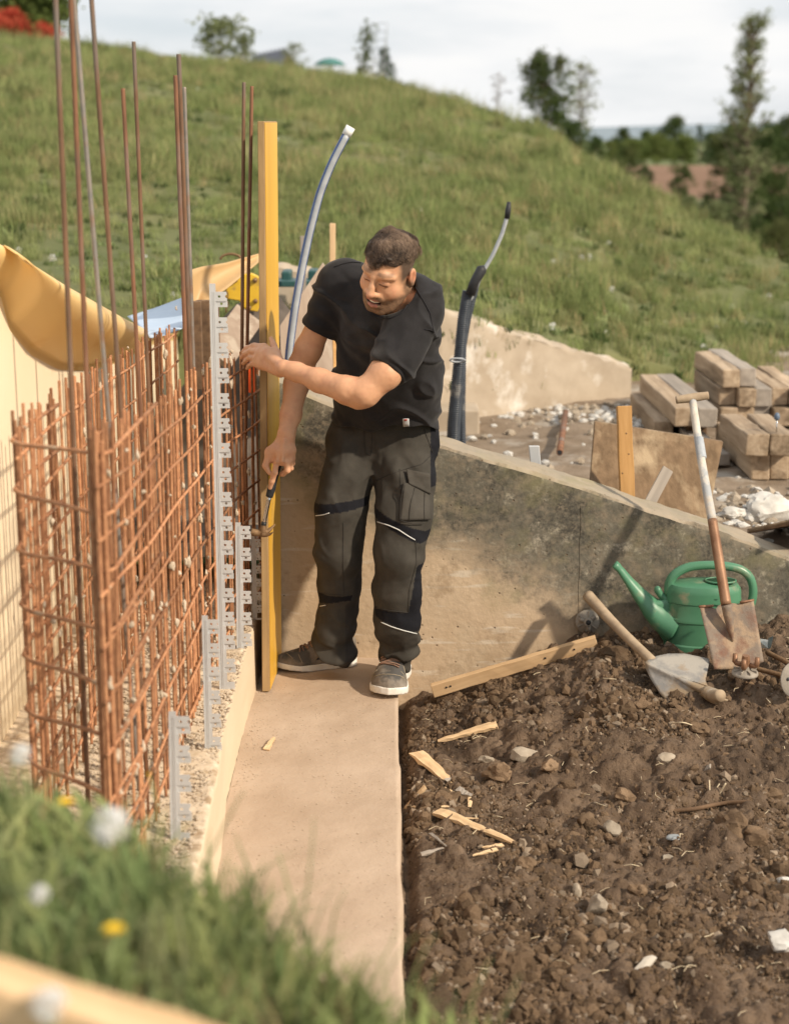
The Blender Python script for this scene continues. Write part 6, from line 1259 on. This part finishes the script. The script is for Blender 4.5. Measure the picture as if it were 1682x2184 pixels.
# slate roofed house behind the crest
hs_=empty('house',W(580,160,Y=52),label='slate roofed house peeking over the meadow crest',cat='house')
a=W(541,128,Y=50);b_=W(606,104,Y=51);c_=W(594,140,Y=50); d_=W(612,140,Y=53)
a=W(538,118,Y=54); rl=W(612,103,Y=54); e1_=W(530,150,Y=49); e2_=W(594,150,Y=49); g2=W(645,150,Y=56)
mesh('roof',[e1_,e2_,rl,a],[(0,1,2,3)],M_roof,hs_).modifiers.new('s','SOLIDIFY').thickness=.15
mesh('gable',[e2_+np.array([.1,.1,0]),g2,rl+np.array([0,.1,-.1])],[(0,1,2)],M_wooddark,hs_).modifiers.new('s','SOLIDIFY').thickness=.1
for i in range(9):
    t=(i+.5)/9; p=e1_+(e2_-e1_)*t; q=a+(rl-a)*t; MB().tube([p+np.array([0,-.06,.04]),q+np.array([0,-.06,.04])],.03,4).build('standing_seam',M_roof,hs_)
pr_=empty('garden_parasol',W(703,150,Y=44),label='teal garden parasol dome just above the meadow crest',cat='parasol')
pc=W(703,134,Y=44); MB().lathe([(.01,.13),(.16,.11),(.30,.05),(.40,-.03),(.41,-.05)],pc,18).build('canopy',mat('teal_canvas',(.05,.16,.15),(.08,.2,.19),rough=.8,bump=0),pr_,True); MB().tube([pc+np.array([0,0,.1]),pc-np.array([0,0,1.3])],.025,6).build('pole',M_bark,pr_)
# wire obelisk
ob=empty('wire_trellis',W(800,180,Y=39.5),label='tapering wire obelisk trellis on the crest beside the young pine',cat='trellis')
top_=[W(786,50,Y=39.6),W(826,48,Y=39.3),W(826,48,Y=39.8),W(786,50,Y=40.1)]; bt=[W(768,190,Y=39.3),W(812,190,Y=38.9),W(818,190,Y=40.3),W(772,190,Y=40.6)]
for i in range(4):
    MB().tube([bt[i],top_[i]],.010,4).build('upright_wire',M_greypipe,ob); j=(i+1)%4
    MB().tube([lerp(bt[i],bt[j],.5),lerp(top_[i],top_[j],.5)],.006,4).build('thin_wire',M_greypipe,ob)
for k_ in range(9):
    t=k_/8; P_=[lerp(bt[i],top_[i],t) for i in (0,1,2,3,0)]; MB().tube(P_,.006,4).build('wire_ring',M_greypipe,ob)
leafmesh('climbing_leaves',[lerp(bt[0],top_[0],t) for t in np.linspace(.1,.95,16)],30,.10,.05,M_leafd,ob,3)
# low far hills, distance haze put into their bluish colour
dh=grid('distant_hills',np.linspace(-1500,1500,60),np.linspace(1500,2300,6),lambda X,Y:-4+ (14+9*fbm(X*.0022,0*X,2,3))*np.sin(np.clip((Y-1500)/800,0,1)*math.pi),mat('haze_blue_hills',(.20,.25,.29),(.23,.28,.32),scale=.01,rough=1,bump=0)); tag(dh,kind='structure')
# dandelions of the meadow
def ball(r,n,seed,m,name,parent,T):
    rs=np.random.RandomState(seed); d=rs.randn(n,3); d/=np.linalg.norm(d,axis=1)[:,None]; v=[];f=[]
    for i,q in enumerate(d):
        a=np.cross(q,[.3,.5,.8]); a/=np.linalg.norm(a); b=np.cross(q,a); w=r*.16; k=len(v); w*=.62; c=q*r*rs.uniform(.82,1.02); v+= [q*r*.15,c+a*w,c+b*w,c-a*w,c-b*w]; f+=[(k+1,k+2,k+3,k+4),(k,k+1,k+3)]
    o=mesh(name,v,f,m,None); o.parent=parent; o.matrix_basis=T; return o
M_puff=mat('white_seed_fluff',(.90,.89,.87),rough=.9,bump=0,trans=.5); M_stem=mat('green_stem',(.16,.20,.07),rough=.7,bump=0); M_dand=mat('dandelion_yellow',(.80,.50,.01),(.85,.58,.03),scale=40,rough=.7,bump=0)
def dandelion(p,r,h,label,group=None,kind='puff',seed=0,n=60):
    t=empty('dandelion',p-np.array([0,0,h]),label=label,cat='dandelion',group=group); MB().tube([(0,0,-.03),(.01,.005,h*.5),(0,0,h-r*.5)],[.0022,.002,.0018] if r<.03 else [.0028,.0026,.0022],6).build('stem',M_stem,None,True).parent=t
    if kind=='puff': ball(r,n,seed,M_puff,'seed_head',t,Matrix.Translation((0,0,h)))
    else:
        v=[];f=[]; rs=np.random.RandomState(seed)
        for i in range(70):
            a=i*2.4; L=r*(.35+.65*i/70); ti=.9*(1-i/70)+.12; k=len(v); dx,dy=math.cos(a),math.sin(a); w=r*.07; v+=[(-dy*w,dx*w,h),(dy*w,-dx*w,h),(dx*L+dy*w,dy*L-dx*w,h+L*ti*.6),(dx*L-dy*w,dy*L+dx*w,h+L*ti*.6)]; f.append((k,k+1,k+2,k+3))
        o=mesh('yellow_flower',v,f,M_dand,None); o.parent=t
    return t
hverts=np.array([v.co[:] for v in hill.data.vertices]); 
def hillhit(px,py):
    d=hverts-np.array([0,0,HC]); z=d@_F; qx=841+FPX*(d@_R)/z; qy=1092-FPX*(d@_U)/z; e=(qx-px)**2+(qy-py)**2; e[(z<3)|(np.tile(TT,len(cols))>1)]=1e12; i=int(np.argmin(e)); return W(px,py,Y=float(hverts[i][1])-.05)
DG='white dandelion seed heads dotted over the meadow'
for i,(px,py) in enumerate([(38,536),(112,551),(340,633),(372,632),(240,637),(310,552),(1297,519),(1366,526),(1344,540),(1255,548),(1217,593),(1338,562),(1440,619),(1178,697),(1240,549),(955,233),(1505,556),(1230,628),(1288,668),(1305,617),(1480,640),(1525,700),(1640,632),(1560,655),(1585,690),(1205,655),(1290,712),(1150,755),(1420,690),(1180,560),(655,225),(640,180),(545,165),(520,205),(420,190),(470,160),(590,300),(1500,742)]):
    p=hillhit(px,py); dandelion(p,.030 if py>400 else .04,.22,'white dandelion seed head in the meadow grass',DG,seed=i,n=40)
# ---------------- near grass bank ----------------
def zb(x,y):
    x=np.asarray(x,float);y=np.asarray(y,float); z=.965-.22*np.clip((x+.36)/.50,-.1,1.4)+.02*fbm(x*4,y*4,0,3)+.05*np.clip(1.3-y,0,1)
    ye=1.93-.55*np.clip(x,-1.2,.3); e=np.clip((y-ye+.08)/.35,0,1); return z-.75*e*e*(3-2*e)*1.0
bank=grid('grass_bank',np.linspace(-1.8,.62,90),np.linspace(.25,2.75,90),zb,mat('bank_soil',(.07,.06,.03),(.11,.095,.05),scale=8,rough=1,bump=.5)); tag(bank,kind='structure')
gb=grid('bank_grass',np.linspace(-1.7,.36,70),np.linspace(.35,2.45,70),zb,None); tag(gb,label='lush blurred grass growing on the near bank at the lower left',cat='grass',kind='stuff')
gv=np.array([v.co[:] for v in gb.data.vertices]); ye=1.93-.55*np.clip(gv[:,0],-1.2,.3); dn=np.clip((ye+.14-gv[:,1])/.12,0,1)*np.clip(1-2.6*np.clip(gv[:,0]+.06,0,1),.22,1); fattr(gb,'dens',dn); fattr(gb,'size',np.ones(len(gv)))
t2_=[tuft('bank_tuft',34,.105,.05,.0032,M_grassd,100+s,.8,4) for s in range(3)]+[tuft('bank_tuft',26,.13,.05,.0028,M_grass,104,.7,4),tuft('broad_leaf_tuft',18,.065,.06,.009,M_grassd,105,1.1,4),tuft('dry_tuft',9,.13,.04,.0022,M_dry,106,.6,4),tuft('broad_leaf_tuft',14,.085,.07,.011,M_grass,107,1.2,4),tuft('bank_tuft',22,.12,.06,.0042,M_grass,108,1.0,4)]
scatter(gb,t2_,560,.6,1.3,tilt=.35,attr='dens')
# single long blades reaching over the slab
def blade(px0,py0,px1,py1,Y,w,label,bow=20,m=M_grassd):
    pts_=[W(px0+(px1-px0)*t+bow*math.sin(math.pi*t*.9)*(1 if px1>px0 else -1)*-1*.0+bow*t*(1-t)*2,py0+(py1-py0)*(1-(1-t)**1.5),Y=Y+.05*t) for t in np.linspace(0,1,12)]
    o=MB().tube(pts_,[w*(1-t)**.6+.0002 for t in np.linspace(0,1,12)],4,flat=.25).build('grass_blade',m,None,True); tag(o,label=label,cat='grass blade',group='single long grass blades leaning over the slab'); return o
for i,(a,b_,c,d,Y,w,lb) in enumerate([(650,2010,590,1810,1.95,.0026,'curved blade bending left over the slab'),(640,2000,668,1740,1.95,.0022,'tall straight blade pointing up on the slab'),(700,2060,745,1895,1.9,.0022,'short blade in the middle of the slab'),(780,2130,860,1965,1.85,.0024,'blade slanting right toward the slab edge'),(800,2150,905,1990,1.8,.0022,'long thin blade crossing the slab edge'),(430,1860,525,1685,2.0,.0024,'blade rising along the ledge face'),(860,2184,940,1990,1.75,.0026,'blade standing over the gap beside the slab'),(980,2190,1050,2040,1.75,.0026,'blade over the brown earth near the bottom'),(560,1930,500,1780,2.0,.002,'short curved blade beside the ledge'),(1060,2190,1110,2075,1.72,.0026,'rightmost blade over the brown earth')]): blade(a,b_,c,d,Y,w,lb,bow=18*(1 if i%2 else -1))
# board lying in the near grass
o=beam('near_board',W(-90,2005,Y=1.36)+np.array([0,0,-.040]),W(800,2300,Y=1.24)+np.array([0,0,-.036]),.05,.042,M_wood,up=(0,0,1),nseg=12,rough=.002,bevel=.004); tag(o,label='blurred pale board lying in the near grass at the bottom left',cat='board')
DN=dandelion
DN(W(235,1762,Y=1.68),.0225,.20,'largest blurred white seed head in front of the rebar corner',n=190,seed=200)
DN(W(106,2143,Y=1.30),.0170,.14,'blurred seed head at the very bottom left, below the board',n=190,seed=201)
DN(W(45,1610,Y=2.0),.0150,.16,'small blurred seed head at the left border above the grass',n=150,seed=202)
DN(W(84,1908,Y=1.62),.0110,.12,'half-opened faint seed head above the near board',n=200,seed=203)
DN(W(243,1984,Y=1.50),.0125,.10,'yellow dandelion flower just above the near board',kind='f',seed=204)
DN(W(141,1712,Y=1.95),.0125,.10,'yellow dandelion flower at the foot of the rusty mesh',kind='f',seed=205)
DN(W(318,1652,Y=2.35),.004,.10,'tiny yellow flower bud low beside the rusty corner bars',kind='f',seed=206)
